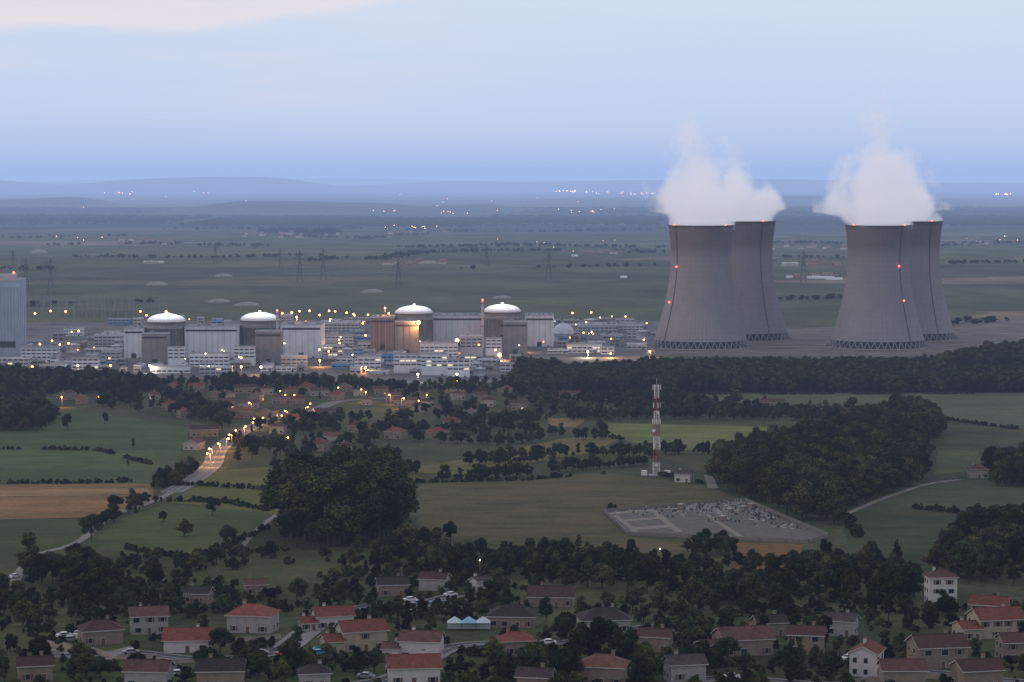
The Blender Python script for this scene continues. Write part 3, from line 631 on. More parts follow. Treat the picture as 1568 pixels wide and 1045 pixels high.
# ------------------------------------------------------------------ steam
def steam(x,y,z,Hs,r0,lean,seed,dens,topthin,waist):
    m=bpy.data.materials.new('steam_vapour'); t,n,l=nt(m); o=n.new('ShaderNodeOutputMaterial')
    tc=n.new('ShaderNodeTexCoord')
    def ma(op,a,b_=None,c=None,clamp=False):
        q=n.new('ShaderNodeMath'); q.operation=op; q.use_clamp=clamp
        for i,s_ in enumerate((a,b_,c)):
            if s_ is None: continue
            if hasattr(s_,'links'): l.new(s_,q.inputs[i])
            else: q.inputs[i].default_value=s_
        return q.outputs[0]
    def no(scale,det,off):
        mp=n.new('ShaderNodeMapping'); mp.inputs['Location'].default_value=(seed*13.1+off,seed*7.7,off*3); l.new(tc.outputs['Object'],mp.inputs[0])
        z_=n.new('ShaderNodeTexNoise'); z_.inputs['Scale'].default_value=scale; z_.inputs['Detail'].default_value=det; z_.inputs['Roughness'].default_value=.6; l.new(mp.outputs[0],z_.inputs[0]); return z_
    s0=n.new('ShaderNodeSeparateXYZ'); l.new(tc.outputs['Object'],s0.inputs[0])
    low=ma('MULTIPLY_ADD',s0.outputs[2],.033,.12,clamp=True)
    wn=no(.021,1,5.); vs=n.new('ShaderNodeVectorMath'); vs.operation='SUBTRACT'; vs.inputs[1].default_value=(.5,.5,.5); l.new(wn.outputs[1],vs.inputs[0])
    sc=n.new('ShaderNodeVectorMath'); sc.operation='SCALE'; l.new(ma('MULTIPLY',low,70.0),sc.inputs['Scale']); l.new(vs.outputs[0],sc.inputs[0])
    ad=n.new('ShaderNodeVectorMath'); ad.operation='ADD'; l.new(tc.outputs['Object'],ad.inputs[0]); l.new(sc.outputs[0],ad.inputs[1])
    s1=n.new('ShaderNodeSeparateXYZ'); l.new(ad.outputs[0],s1.inputs[0])
    zn=ma('DIVIDE',s0.outputs[2],Hs,clamp=True)
    ax=ma('MULTIPLY_ADD',zn,lean,s1.outputs[0])
    rad=ma('SQRT',ma('ADD',ma('MULTIPLY',ax,ax),ma('MULTIPLY',s1.outputs[1],s1.outputs[1])))
    sm=n.new('ShaderNodeMapRange'); sm.interpolation_type='SMOOTHSTEP'; sm.inputs[1].default_value=.18; sm.inputs[2].default_value=.72; sm.inputs[3].default_value=1.0; sm.inputs[4].default_value=waist; l.new(zn,sm.inputs[0])
    g0=ma('MULTIPLY_ADD',s0.outputs[2],.018,.76); g0=ma('MINIMUM',g0,1.0)
    rz=ma('MULTIPLY',ma('MULTIPLY',sm.outputs[0],g0),r0)
    d=ma('SUBTRACT',1.0,ma('DIVIDE',rad,rz))
    nz=no(.036,6,1.)
    f=ma('MULTIPLY_ADD',ma('SUBTRACT',nz.outputs[0],.5),4.2,ma('MULTIPLY_ADD',d,1.6,.22))
    f=ma('SUBTRACT',f,ma('MULTIPLY',ma('POWER',zn,3.0),1.0))
    spill=ma('MULTIPLY',ma('MAXIMUM',ma('MULTIPLY',ma('SUBTRACT',rad,34.5),.25),0),ma('SUBTRACT',1.0,ma('MULTIPLY',s0.outputs[2],.07,None,True)))
    f=ma('SUBTRACT',f,spill); f=ma('MULTIPLY',f,1.2,clamp=True)
    fade=ma('MULTIPLY',ma('MULTIPLY_ADD',s0.outputs[2],.2,1.0,clamp=True),ma('SUBTRACT',1.0,ma('MULTIPLY',zn,topthin)))
    den=ma('MULTIPLY',ma('MULTIPLY',f,fade),dens)
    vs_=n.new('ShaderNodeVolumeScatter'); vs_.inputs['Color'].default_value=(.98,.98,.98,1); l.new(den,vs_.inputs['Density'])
    em=n.new('ShaderNodeEmission'); em.inputs[0].default_value=(.52,.53,.62,1); l.new(ma('MULTIPLY',den,.54),em.inputs[1])  # added glow whitens the steam in place of repeated light scattering
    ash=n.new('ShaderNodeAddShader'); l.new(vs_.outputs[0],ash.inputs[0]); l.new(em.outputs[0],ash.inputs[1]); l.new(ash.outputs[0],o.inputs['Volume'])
    try: m.cycles.volume_step_rate=.45
    except Exception: pass
    mb=MB(); w=max(r0*1.5,56); mb.box(-w,w,-w,w,-4,Hs*1.02,0); return mb.obj('steam_plume',[m],(x,y,z))
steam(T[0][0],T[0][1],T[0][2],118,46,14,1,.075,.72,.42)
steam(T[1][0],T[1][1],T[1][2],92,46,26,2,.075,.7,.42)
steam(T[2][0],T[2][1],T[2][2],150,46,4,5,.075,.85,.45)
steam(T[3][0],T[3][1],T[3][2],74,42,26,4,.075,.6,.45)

# ------------------------------------------------------------------ telecom mast
redp=M('red_paint',(.26,.07,.06),.6,.1,1); whp=M('white_paint',(.68,.68,.68),.6,.05,1)
p=S(1005,728); Hm=139*mpp(p); mb=MB(); n=28
for i in range(n):
    z=Hm*i/n; z2=Hm*(i+1)/n; w=1.75*(1-.4*i/n); w2=1.75*(1-.4*(i+1)/n); mi=0 if (i//4)%2 else 1
    C=[(1,1),(1,-1),(-1,-1),(-1,1)]
    for k in range(4):
        a=C[k]; b=C[(k+1)%4]
        mb.beam((a[0]*w,a[1]*w,z),(a[0]*w2,a[1]*w2,z2),.15,mi); mb.beam((a[0]*w,a[1]*w,z),(b[0]*w2,b[1]*w2,z2),.075,mi); mb.beam((b[0]*w,b[1]*w,z),(a[0]*w2,a[1]*w2,z2),.075,mi); mb.beam((a[0]*w2,a[1]*w2,z2),(b[0]*w2,b[1]*w2,z2),.075,mi)
mb.beam((0,0,0),(0,0,Hm),.16,2)
mb.beam((0,0,Hm),(0,0,Hm+4),.12,1)
for zz,ct in ((Hm-1,6),(Hm*.78,5),(Hm*.6,4),(Hm*.33,3)):
    for k in range(ct):
        a=k*6.283/ct; c=Vector((2.0*math.cos(a),2.0*math.sin(a),zz)); mb.beam(c-Vector((0,0,1.3)),c+Vector((0,0,1.3)),.26,1,6)
for zz,a in ((Hm*.7,-1.4),(Hm*.5,-2.2),(Hm*.12,-1.6)):
    c=Vector((2.2*math.cos(a),2.2*math.sin(a),zz)); dd=Vector((math.cos(a),math.sin(a),0)); mb.beam(c,c+dd*.7,.85,1,16)
mb.box(-4,4,-4,4,-.5,.3,2); mb.box(4.5,7.5,-2,1,-.5,2.6,1); mb.box(-8,-5,-2,1,-.5,2.6,1)
mb.obj('telecom_mast',[redp,whp,steel],p); keepout+=[(p.x,p.y-i*8,6) for i in range(5)]
def pylon_mesh():
    mb=MB(); H=48; lev=[(0,4.5),(12,3.2),(24,2.0),(32,1.4),(40,1.2),(48,.3)]
    for (z,w),(z2,w2) in zip(lev,lev[1:]):
        C=[(1,1),(1,-1),(-1,-1),(-1,1)]
        for k in range(4):
            a=C[k]; b=C[(k+1)%4]; mb.beam((a[0]*w,a[1]*w,z),(a[0]*w2,a[1]*w2,z2),.26); mb.beam((a[0]*w,a[1]*w,z),(b[0]*w2,b[1]*w2,z2),.17); mb.beam((b[0]*w,b[1]*w,z),(a[0]*w2,a[1]*w2,z2),.17)
    for z,a in ((30,8),(36,10),(42,7)):
        for s_ in (-1,1):
            mb.beam((0,0,z),(s_*a,0,z),.25); mb.beam((0,0,z+2.5),(s_*a,0,z),.2); mb.beam((s_*a,0,z),(s_*a,0,z-2.5),.2)
    return mb.mesh('pylon',[M('weathered_steel',(.09,.095,.105),.7,.15,1)])
PY=pylon_mesh(); pl=[(459,432),(495,428),(40,448),(78,450),(430,418),(330,405),(610,440),(840,428),(1230,432),(20,420),(745,408)]
pp=[]
for u,v in pl: q=S(u,v); put('electricity_pylon',PY,q,R(random.uniform(-20,20)),1.12 if v>425 else .95); pp.append(q)
mb=MB()
def wire(a,b,sag,w=.12):
    prev=None
    for i in range(15):
        t=i/14; q=a.lerp(b,t)-Vector((0,0,sag*4*t*(1-t)))
        if prev is not None: mb.beam(prev,q,w,0,3)
        prev=q
for A,B in ((0,2),(1,3),(2,9),(0,6),(6,7),(4,5)):
    for dx,z in ((-8,31),(8,31),(0,52)): wire(pp[A]+Vector((dx,0,z)),pp[B]+Vector((dx,0,z)),14)
mb.obj('power_lines',[steel])
gmb=MB()
for c in range(-7,8,2):
    gmb.beam((c*5,0,0),(c*5,0,15),.35); gmb.beam((c*5,0,15),(c*5,0,19),.12)
gmb.beam((-35,0,14),(35,0,14),.3); gmb.beam((-35,0,12.4),(35,0,12.4),.3)
for c in range(-35,35,2): gmb.beam((c,0,12.4),(c+2,0,14),.12)
GM=gmb.mesh('gantry',[steel])
for u,v in ((70,488),(120,482),(175,490),(95,474),(215,480),(160,470),(40,470)): put('switchyard_gantry',GM,S(u,v),R(random.uniform(-5,5)))
pg=M('mound_surface',(.25,.25,.22),.95,.2,.1)
for u,v,w in ((335,463,36),(378,468,40),(570,448,34),(768,457,30),(240,437,34),(342,424,28),(1210,408,30),(232,404,26),(655,405,30),(60,388,26)):
    p=S(u,v); r=w*mpp(p)/2; mb=MB(); prof=[(r*1.02,-.5)]+[(max(.01,r*math.cos(t*math.pi/16)),r*.2*math.sin(t*math.pi/16)*(p.y/2500)) for t in range(9)]; mb.lathe(prof,36,0)
    mb.v=[(x,y*.9,z*(1+.12*noise.noise(Vector((x*.08,y*.08,u))))) for x,y,z in mb.v]
    mb.obj('pale_mound',[pg],p)  # low pale dome on the plain, material unidentified
farm=MB()
for i in range(130):
    c=random.choice([(640,357,60,3),(230,372,60,3),(920,388,60,4),(1250,425,45,2),(1250,380,80,3),(1500,375,80,6),(620,405,60,4),(430,360,70,4),(1250,405,40,4)])
    u=random.gauss(c[0],c[2]*.5); v=random.gauss(c[1],c[3]*.6); p=S(u,max(v,330)); w=random.uniform(7,22); d=10; h=random.uniform(3,6); T_=Matrix.Translation(p)@Matrix.Rotation(random.uniform(-.4,.4),4,'Z')
    farm.box(-w/2,w/2,-d/2,d/2,0,h,random.choice([0,1,1]),T_)
    q=[T_@Vector(k) for k in ((-w/2-.5,-d/2-.5,h),(w/2+.5,-d/2-.5,h),(w/2+.5,0,h+3),(-w/2-.5,0,h+3),(w/2+.5,d/2+.5,h),(-w/2-.5,d/2+.5,h))]
    farm.face([q[0],q[1],q[2],q[3]],2); farm.face([q[3],q[2],q[4],q[5]],2)
farm.obj('distant_farms',[walls[1],walls[3],M('farm_roof',(.20,.15,.13),.9)])
gh=M('polytunnel_film',(.55,.57,.60),.4,.1,.1)
for u,v,w in ((1215,426,20),(1255,427,46),(1278,429,24),(955,426,10),(1210,405,24),(880,393,10),(235,403,30)):
    p=S(u,v); L=w*mpp(p); mb=MB()
    for k in range(2):
        pr=[(math.cos(t*math.pi/8)*4.2,math.sin(t*math.pi/8)*4) for t in range(9)]
        for (a,b),(c,d) in zip(pr,pr[1:]): mb.face([(-L/2,k*9+a,b),(L/2,k*9+a,b),(L/2,k*9+c,d),(-L/2,k*9+c,d)],0,True)
        for X_ in (-L/2,L/2): mb.face([(X_,k*9+a,b) for a,b in pr],0)
    mb.obj('polytunnel_greenhouse',[gh],p)

# ------------------------------------------------------------------ cemetery
cem=[(925,785),(1140,767),(1268,822),(1238,832),(962,820)]
drape('cemetery_ground',UV(cem),M('cemetery_gravel',(.13,.118,.105),.95,.3,.3,coord='World'),.14)
P=UV(cem); mb=MB()
for i in range(5):
    a=Vector(P[i]); b=Vector(P[(i+1)%5]); n=max(2,int((b-a).length/6))
    for k in range(n):
        p0=a.lerp(b,k/n); p1=a.lerp(b,(k+1)/n); d=(p1-p0).normalized(); s=Vector((d.y,-d.x))*.18
        A,B,Z0,Z1=p0,p1,-.2,1.5
        za,zb=terr(A.y),terr(B.y); q=[(A-s),(B-s),(B+s),(A+s)]; zz=[za,zb,zb,za]
        lo=[(*q[j],zz[j]+Z0) for j in range(4)]; hi=[(*q[j],zz[j]+Z1) for j in range(4)]
        mb.face([lo[0],lo[1],hi[1],hi[0]],0); mb.face([lo[2],lo[3],hi[3],hi[2]],0); mb.face(hi,0)
mb.obj('cemetery_wall',[M('stone_wall',(.20,.18,.16),.95,.2,1)])
mb=MB(); ax=(Vector(P[1])-Vector(P[0])).normalized(); ay=Vector((-ax.y,ax.x)); c0=Vector(P[0]); inner=[Vector(q) for q in P]; cen=sum(inner,Vector((0,0)))/5; inner=[cen+(q-cen)*.95 for q in inner]
an=math.atan2(ax.y,ax.x)
for i in range(0,90):
    for j in range(-70,40):
        x=i*2.1+(.0 if i%7 else 99); y=j*3.3
        if i%9==0 or j%8==0: continue
        q=c0+ax*x+ay*y
        if not inpoly(q.x,q.y,inner): continue
        leftpart=(q-c0).dot(ax)<33
        if leftpart and random.random()<.78: continue
        if random.random()<.1: continue
        T_=Matrix.Translation((q.x,q.y,terr(q.y)))@Matrix.Rotation(an+random.uniform(-.04,.04),4,'Z'); mi=random.choice([0,2,1,2,3,0]); hh=random.uniform(.25,.5)
        mb.box(-.5,.5,-1.0,.9,0,hh,mi,T_); mb.box(-.45,.45,.91,1.08,0,random.uniform(.8,1.4),random.choice([mi,0,2]),T_)
        if random.random()<.3: mb.beam(T_@Vector((0,1.0,1)),T_@Vector((0,1.0,2.2)),.1,1); mb.beam(T_@Vector((-.4,1.0,1.8)),T_@Vector((.4,1.0,1.8)),.1,1)
        if random.random()<.02: mb.box(-1.1,1.1,-1.4,1.4,0,2.4,3,T_); mb.box(-1.3,1.3,-1.6,1.6,2.4,2.7,0,T_)
mb.obj('gravestones',[M('granite_light',(.34,.33,.33),.5,.25,1),M('limestone',(.52,.50,.46),.8,.2,1),M('granite_dark',(.07,.07,.08),.4,.2,1),M('granite_rose',(.24,.19,.165),.5,.2,1)])
pathm=M('cemetery_path_gravel',(.25,.215,.175),.95,.15,.5,coord='World')
for kk,q in enumerate(([(938,790),(945,789),(985,819),(975,820)],[(995,783),(1005,782),(1045,815),(1035,816)],[(950,797),(1010,792),(1013,795),(953,800)],[(966,809),(1028,804),(1031,808),(970,813)],[(928,786),(1000,780),(1003,783),(932,789)],[(1062,777),(1067,776),(1140,824),(1132,825)])):
    drape('cemetery_path',UV(q),pathm,.17+.006*kk)
for i in range(12):
    q=Vector(P[0]).lerp(Vector(P[3]),i/11); keepout.append((q.x,q.y-3,14)); q=Vector(P[1]).lerp(Vector(P[2]),i/11); keepout.append((q.x-6,q.y,13)); q=Vector(P[4]).lerp(Vector(P[3]),i/11); keepout.append((q.x,q.y-8,15)); keepout.append((q.x,q.y-22,14)); keep_s.append((q.x,q.y-8,10))
cx,cy=cen; keepout.append((cx,cy,46)); keep_s.append((cx,cy,46))

# ------------------------------------------------------------------ cars
def car_mesh(n,col):
    mb=MB(); prof=[(-2.1,.35),(-2.15,.8),(-1.95,.98),(-1.4,1.02),(-.75,1.45),(.75,1.47),(1.45,1.02),(2.0,.92),(2.15,.7),(2.1,.35)]
    for s_ in (-1,1): mb.face([(x,s_*.85,z) for x,z in prof],0)
    for (a,b),(c,d) in zip(prof,prof[1:]+prof[:1]): mb.face([(a,-.85,b),(c,-.85,d),(c,.85,d),(a,.85,b)],0)
    for s_ in (-1,1): mb.face([(-1.25,s_*.86,1.03),(-.72,s_*.86,1.38),(.7,s_*.86,1.4),(1.25,s_*.86,1.03)],1)
    mb.face([(.82,-.7,1.445),(1.4,-.78,1.07),(1.4,.78,1.07),(.82,.7,1.445)],1); mb.face([(-.8,-.7,1.44),(-1.36,-.78,1.06),(-1.36,.78,1.06),(-.8,.7,1.44)],1)
    for x in (-1.35,1.35):
        for s_ in (-1,1): mb.beam((x,s_*.72,.33),(x,s_*.9,.33),.33,2,14)
    for s_ in (-.6,.6): mb.box(2.1,2.17,s_-.18,s_+.18,.62,.76,3); mb.box(-2.17,-2.12,s_-.15,s_+.15,.7,.84,4)
    return mb.mesh(n,[M(n+'_paint',col,.3,.03,1,spec=.5),glass,M('rubber',(.02,.02,.02)),M('headlamp',(.7,.7,.7),.2),M('tail_lamp',(.3,.02,.02),.3)])
cars=[car_mesh('car_white',(.7,.7,.7)),car_mesh('car_blue',(.05,.25,.5)),car_mesh('car_grey',(.25,.26,.28)),car_mesh('car_red',(.35,.04,.03)),car_mesh('car_black',(.03,.03,.035))]
for u,v,c,yw in ((98,977,0,20),(108,983,2,10),(120,975,0,80),(487,1004,1,5),(200,1003,2,15),(258,1036,0,12),(270,1036,0,12),(400,1004,4,-10),(640,927,2,30),(628,922,0,20),(435,1006,3,-15),(668,926,1,30),(840,988,0,5),(905,980,2,20),(1120,1041,0,4),(1480,1040,3,5),(690,914,0,30),(22,886,0,60),(560,1040,2,-15),(1300,1012,0,40)):
    p=S(u,v); p.z+=.17; put('parked_car',cars[c],p,R(yw)); keepout+=[(p.x,p.y-3,5),(p.x,p.y-12,5),(p.x,p.y-20,4)]; keep_s.append((p.x,p.y-3,5))
p=S(718,965); mb=MB(); 
for k in range(3):
    x=k*4-4
    for a in (-2,2):
        for b in (-2,2): mb.beam((x+a,b,0),(x+a,b,2.3),.06,1)
    ap=(x,0,3.9); c=[(x-2,-2,2.3),(x+2,-2,2.3),(x+2,2,2.3),(x-2,2,2.3)]
    for i in range(4): mb.face([c[i],c[(i+1)%4],ap],0 if k!=1 else 2)
    mb.face([(x-2,2,0),(x+2,2,0),(x+2,2,2.3),(x-2,2,2.3)],0)
mb.obj('garden_marquee',[M('tent_canvas',(.5,.58,.65),.8,.05,1),steel,M('tent_blue',(.25,.45,.65),.8,.05,1)],p); keepout+=[(p.x,p.y,10),(p.x,p.y-14,9),(p.x,p.y-26,8)]; keep_s.append((p.x,p.y-5,9))
q=S(500,999); mb=MB(); mb.lathe([(3.6,0),(3.6,1.1),(3.3,1.1),(3.3,.9),(.01,.9)],24,0); mb.obj('above_ground_pool',[M('pool_water_blue',(.05,.28,.42),.2,.05,1)],q)
def gwall(pts,h=1.4,name='garden_wall',mt=None):
    P_=[Vector(q) for q in UV(pts)]; mb=MB()
    for a,b in zip(P_,P_[1:]):
        L=(b-a).length; an=math.atan2((b-a).y,(b-a).x); n=max(1,int(L/8))
        for k in range(n):
            c=a.lerp(b,(k+.5)/n); T_=Matrix.Translation((c.x,c.y,terr(c.y)))@Matrix.Rotation(an,4,'Z'); mb.box(-L/n/2,L/n/2,-.12,.12,-1,h,0,T_); mb.box(-L/n/2,L/n/2,-.2,.2,h,h+.1,1,T_)
    return mb.obj(name,[mt or walls[0],conc])
gwall([(60,988),(96,994),(130,1000),(128,1006)],1.5); gwall([(655,1025),(600,1018),(590,1028)],1.3); gwall([(140,1000),(180,1010),(240,1008)],1.1); gwall([(870,975),(960,978)],1.3); gwall([(1290,1052),(1380,1040)],1.3); gwall([(1395,1038),(1500,1045)],1.4); gwall([(235,1018),(330,1014)],1.0); gwall([(340,985),(430,978)],1.0)
gwall([(600,1040),(700,1034)],1.0)

# ------------------------------------------------------------------ lit road lamps
rd=[(322,708),(325,700),(337,692),(347,683),(355,677),(365,670),(374,663),(384,657),(392,651),(403,649),(412,644),(428,646),(440,638),(452,612),(468,632),(478,626),(385,625),(440,612),(430,606),(555,603),(598,612),(520,600),(95,616),(148,615),(560,608),(640,622),(615,618),(437,682),(700,590),(655,612)]
for i,(u,v) in enumerate(rd):
    p=S(u,v+8*1.0); put('street_lamp',LS,p,random.uniform(0,6),.95); keepout.append((p.x,p.y-6,6))
    if i%2==0 or i<4: plight((p.x,p.y-2,p.z+7.3),7500,OC,'street_lamp_light',.3)
GL=lamp_mesh('garden_lamp',wht_e,5,.18)
for u,v in ((735,880),(965,862),(1010,862)): put('street_lamp',GL,S(u,v),0)

# ------------------------------------------------------------------ vegetation masses
def woods(pts,sp,h0,h1,dens=1,clump=0,g=None,name='woodland'):
    return scatter(name,fill(pts,sp,dens,clump),g or G_f,h0,h1)
def hedge(pts,sp,w,h0,h1,gap=.08,name='hedgerow',g=None,ref=12.):
    return scatter(name,line(pts,sp,w,gap,keep_s if g is G_s else None),g or G_f,h0,h1,ref)
woods([(785,602),(1640,602),(1640,580),(1300,582),(790,579)],5.2,10,14,name='riverside_forest')
woods([(860,580),(1640,582),(1640,562),(1300,562),(1000,563),(860,572)],6,8,11.5,.95,name='riverside_forest')
woods([(1425,576),(1640,578),(1640,543),(1530,547),(1450,562)],6.5,10,19,name='riverside_forest')
woods([(780,590),(860,587),(850,566),(800,566)],6,8,14,.8)
woods([(-60,604),(240,602),(240,592),(120,582),(-60,572)],6.5,7,14,.75)
woods([(240,600),(790,602),(790,590),(560,592),(330,588),(240,590)],7,4,10,.55)
woods([(330,604),(420,595),(480,596),(560,600),(560,590),(340,588)],6,7,13,.4)
woods([(-60,660),(60,664),(90,640),(60,625),(-60,610)],8,7,14,.75)
woods([(150,625),(260,640),(360,655),(340,612),(180,604)],8,7,13,.55,.5)
woods([(-60,618),(870,625),(870,600),(-60,598)],13,5,10,.4,.4)
woods([(330,690),(420,648),(700,630),(860,640),(760,660),(640,668),(480,712),(340,712)],9,5,10,.4,.6)
woods([(420,655),(470,640),(520,655),(450,672)],8,6,11,.6)
woods([(860,636),(1000,634),(1060,624),(1290,634),(1290,646),(1080,643),(880,646)],7,5,10,.8)
woods([(800,620),(1000,610),(1040,606),(1180,622),(1000,634),(850,634)],8,6,12,.5,.6)
woods([(1090,735),(1130,705),(1280,668),(1300,648),(1420,642),(1445,665),(1400,700),(1425,738),(1350,762),(1290,786),(1278,830),(1215,800),(1140,762)],7.5,8,19,.92,.2,name='woodland')
woods([(1510,720),(1640,700),(1640,750),(1520,745)],7,9,15)
woods([(1455,835),(1480,815),(1640,800),(1640,895),(1480,900),(1420,880)],7.5,6,13,.8,.3)
woods([(1220,865),(1300,858),(1420,885),(1400,915),(1330,920),(1220,905)],7,6,11,.5,.5)
woods([(640,840),(880,862),(1060,878),(1120,900),(1210,890),(1220,930),(1000,920),(820,900),(640,885)],7,4.5,10,.32,.8)
woods([(230,870),(430,852),(620,838),(700,850),(700,890),(400,870),(240,885)],7,4.5,9,.32,.7)
woods([(-60,890),(60,875),(120,858),(190,885),(170,920),(60,935),(-60,960)],7,5,11,.45,.7)
woods([(1045,845),(1125,841),(1135,852),(1070,854)],5,4,8,.8)
woods([(-60,960),(160,920),(420,905),(700,905),(900,915),(1200,935),(1420,935),(1640,930),(1640,1080),(-60,1080)],8.,3.5,8.5,.27,.7,name='garden_trees')
woods([(960,960),(1110,950),(1180,985),(1080,1050),(900,1070),(760,1070),(720,990),(860,990)],7,5,10,.34,.6,name='garden_trees')
woods([(470,838),(440,820),(470,800),(560,795),(620,808),(610,838)],8,20,32,.85,name='tall_grove')
for h in ([(445,722),(520,712),(600,700)],[(665,738),(760,734),(860,724),(990,712)],[(760,706),(860,700),(960,698)],[(640,676),(760,682),(930,672)],[(700,650),(790,660),(860,668)],[(920,694),(1000,702),(1040,694)],
          [(1140,680),(1220,676)],[(1030,694),(1120,698),(1180,694)],[(300,722),(262,738),(240,750)],[(240,766),(180,790),(130,818)],[(600,735),(640,720),(740,712),(860,706)],[(590,662),(680,660),(760,668)]):
    hedge(h,2.4,5,3.0,9,.16)
for h in ([(-50,741),(120,741),(235,738)],[(-50,688),(150,690),(230,712)],[(240,744),(300,744),(430,752)],[(190,840),(300,860),(430,800)],[(640,740),(800,736),(930,726)],[(930,780),(1000,774),(1140,762)],[(1010,728),(1080,742)],[(1200,628),(1420,640),(1560,658)],[(1060,605),(1568,603)],[(250,768),(340,770),(430,786)],[(1340,772),(1480,788),(1568,780)],[(1290,782),(1330,850),(1300,862)],[(920,650),(925,668),(1030,690)],[(600,900),(780,880)],[(190,925),(300,915),(420,915)],[(130,945),(200,935),(300,940),(430,935)],[(430,1020),(520,1015),(600,1005)],[(700,1000),(800,1015),(880,1010)],[(1000,1030),(1120,1020),(1200,1030)],[(60,1030),(200,1025),(330,1030)]):
    hedge(h,1.1,2.0,.9,2.8,.2,'hedge',G_s,3.)
scatter('shrubs',fill([(-60,1080),(-60,930),(180,900),(700,895),(1200,920),(1640,930),(1640,1080)],4.2,.24,.8,keep_s),G_s,1.0,3.6,3.)
scatter('shrubs',fill([(180,900),(180,850),(700,830),(1100,860),(1400,860),(1400,930),(700,900)],5,.34,.8,keep_s),G_s,1.5,4.2,3.)
far=[]
for pts,sp,w in (([(430,362),(560,366),(640,360)],6,50),([(580,398),(640,388),(760,385),(900,384),(1000,388)],5,30),([(620,380),(800,376),(1000,380)],6,60),([(90,376),(220,374),(400,378)],6,50),([(0,412),(100,414),(145,412)],6,25),([(1200,372),(1400,378),(1568,372)],6,60),([(1440,405),(1568,402)],7,30),([(960,455),(1010,458)],6,12),([(1190,460),(1290,458)],6,14),([(1430,500),(1568,488)],7,20),([(300,352),(520,350),(740,356)],7,100),([(800,356),(1000,352)],7,100),([(0,365),(200,362)],8,60),([(1200,395),(1290,396)],8,25),([(0,470),(240,464)],10,14),([(480,400),(520,396)],7,20),([(0,345),(300,342),(700,346),(1000,345),(1568,346)],8,140),([(0,392),(300,396),(500,392)],12,30),([(700,412),(1000,408)],14,25)):
    far+=line(pts,sp,w,.22)
scatter('distant_tree_line',far,G_c,4,9,12.,2.0)
wd=[]
for pts in ([(-60,341),(250,343),(330,333),(-60,330)],[(280,347),(720,348),(760,337),(360,333)],[(700,343),(1010,346),(1010,334),(760,332)],[(1190,345),(1640,347),(1640,332),(1190,334)],[(-60,326),(500,328),(700,322),(-60,320)],[(650,328),(1640,330),(1640,319),(800,320)],[(400,358),(520,359),(520,354),(420,354)]):
    P_=UV(pts); yy=sum(q[1] for q in P_)/len(P_); wd+=fill(pts,34*(yy/8500)**1.3,.85,.35)
scatter('distant_woods',wd,G_c,8,15,12.,3.4)

def tree(u,v,h,kind='deciduous_tree',meshes=fine,ref=12):
    p=S(u,v); p.z-=.1; s=h/ref; o=put(kind,random.choice(meshes),p,random.uniform(0,6.28),(s*random.uniform(.9,1.15),s*random.uniform(.9,1.15),s)); return o
for u,v,hp in ((348,836,32),(430,750,30),(204,688,18),(104,660,28),(282,822,32),(140,828,42),(886,840,20),(45,880,60),(196,714,10),(1000,640,14),(600,742,26),(860,890,28),(1030,895,40),(250,800,18),(325,790,30),(308,640,34),(160,650,20),(340,660,32),(200,625,30),(240,860,24),(690,830,34),(770,870,34),(1215,880,44),(1240,900,60),(1270,905,56),(1190,895,40),(35,960,50),(240,895,34),(960,890,40),(480,842,44),(455,838,60),(625,838,50),(650,845,40),(1385,915,30),(1100,925,60),(1060,935,62),(1150,930,56),(700,940,26),(1395,965,40),(1040,960,50),(1010,940,46),(990,1045,60)):
    p=S(u,v); tree(u,v,hp*mpp(p))
for u,v,hp in ((1373,885,58),(1210,1045,70),(1225,1040,64),(820,905,30),(812,905,26),(1550,745,50)):
    p=S(u,v); tree(u,v,hp*mpp(p),'poplar_tree',pop,19)
for cx_ in range(18):
    a=random.uniform(0,6.28); r_=random.uniform(0,1)**.5; u=540+80*r_*math.cos(a); v=822+14*r_*math.sin(a); p=S(u,v); hp=112*(1-.45*abs(u-540)/80)*random.uniform(.85,1.05); tree(u,v,hp*mpp(p)*1.02,'large_deciduous_tree')

# ------------------------------------------------------------------ hills and far lights
def hill(name,y,u0,u1,hgt,seed,depth,mat,freq):
    mb=MB(); x0=(u0-784)/F*y; x1=(u1-784)/F*y; nx=160; ny=10
    for j in range(ny+1):
        for i in range(nx+1):
            x=x0+(x1-x0)*i/nx; t=j/ny; env=min(1,4*min(i,nx-i)/nx); env=env*env*(3-2*env)
            hh=hgt*env*math.sin(math.pi*t)*(.55+.45*noise.noise(Vector((x*freq,seed,t*1.5)))+.25*noise.noise(Vector((x*freq*3,seed+9,t*3)))); mb.v.append((x,y+depth*t,hh-3))
    for j in range(ny):
        for i in range(nx):
            a=j*(nx+1)+i; mb.f.append((a,a+1,a+nx+2,a+nx+1)); mb.m.append(0); mb.smooth.append(True)
    return mb.obj(name,[mat])
hm=M('hill_woods',(.02,.032,.025),.95,.5,.0015,coord='World',col2=(.06,.07,.05))
hill('hills',11500,150,900,66,3,2500,hm,.0011); hill('hills',13500,-260,140,100,8,2600,hm,.001); hill('hills',16000,700,1700,62,5,3000,hm,.0008)
hill('hills',27000,-300,620,250,12,6000,hm,.00028); hill('hills',30000,300,1900,190,14,6000,hm,.0002); hill('hills',42000,-400,2000,250,17,6000,hm,.0001)
far_o=E('distant_sodium',(1,.42,.14),22); far_w=E('distant_white_lamp',(1,.75,.5),14)
mb=MB()
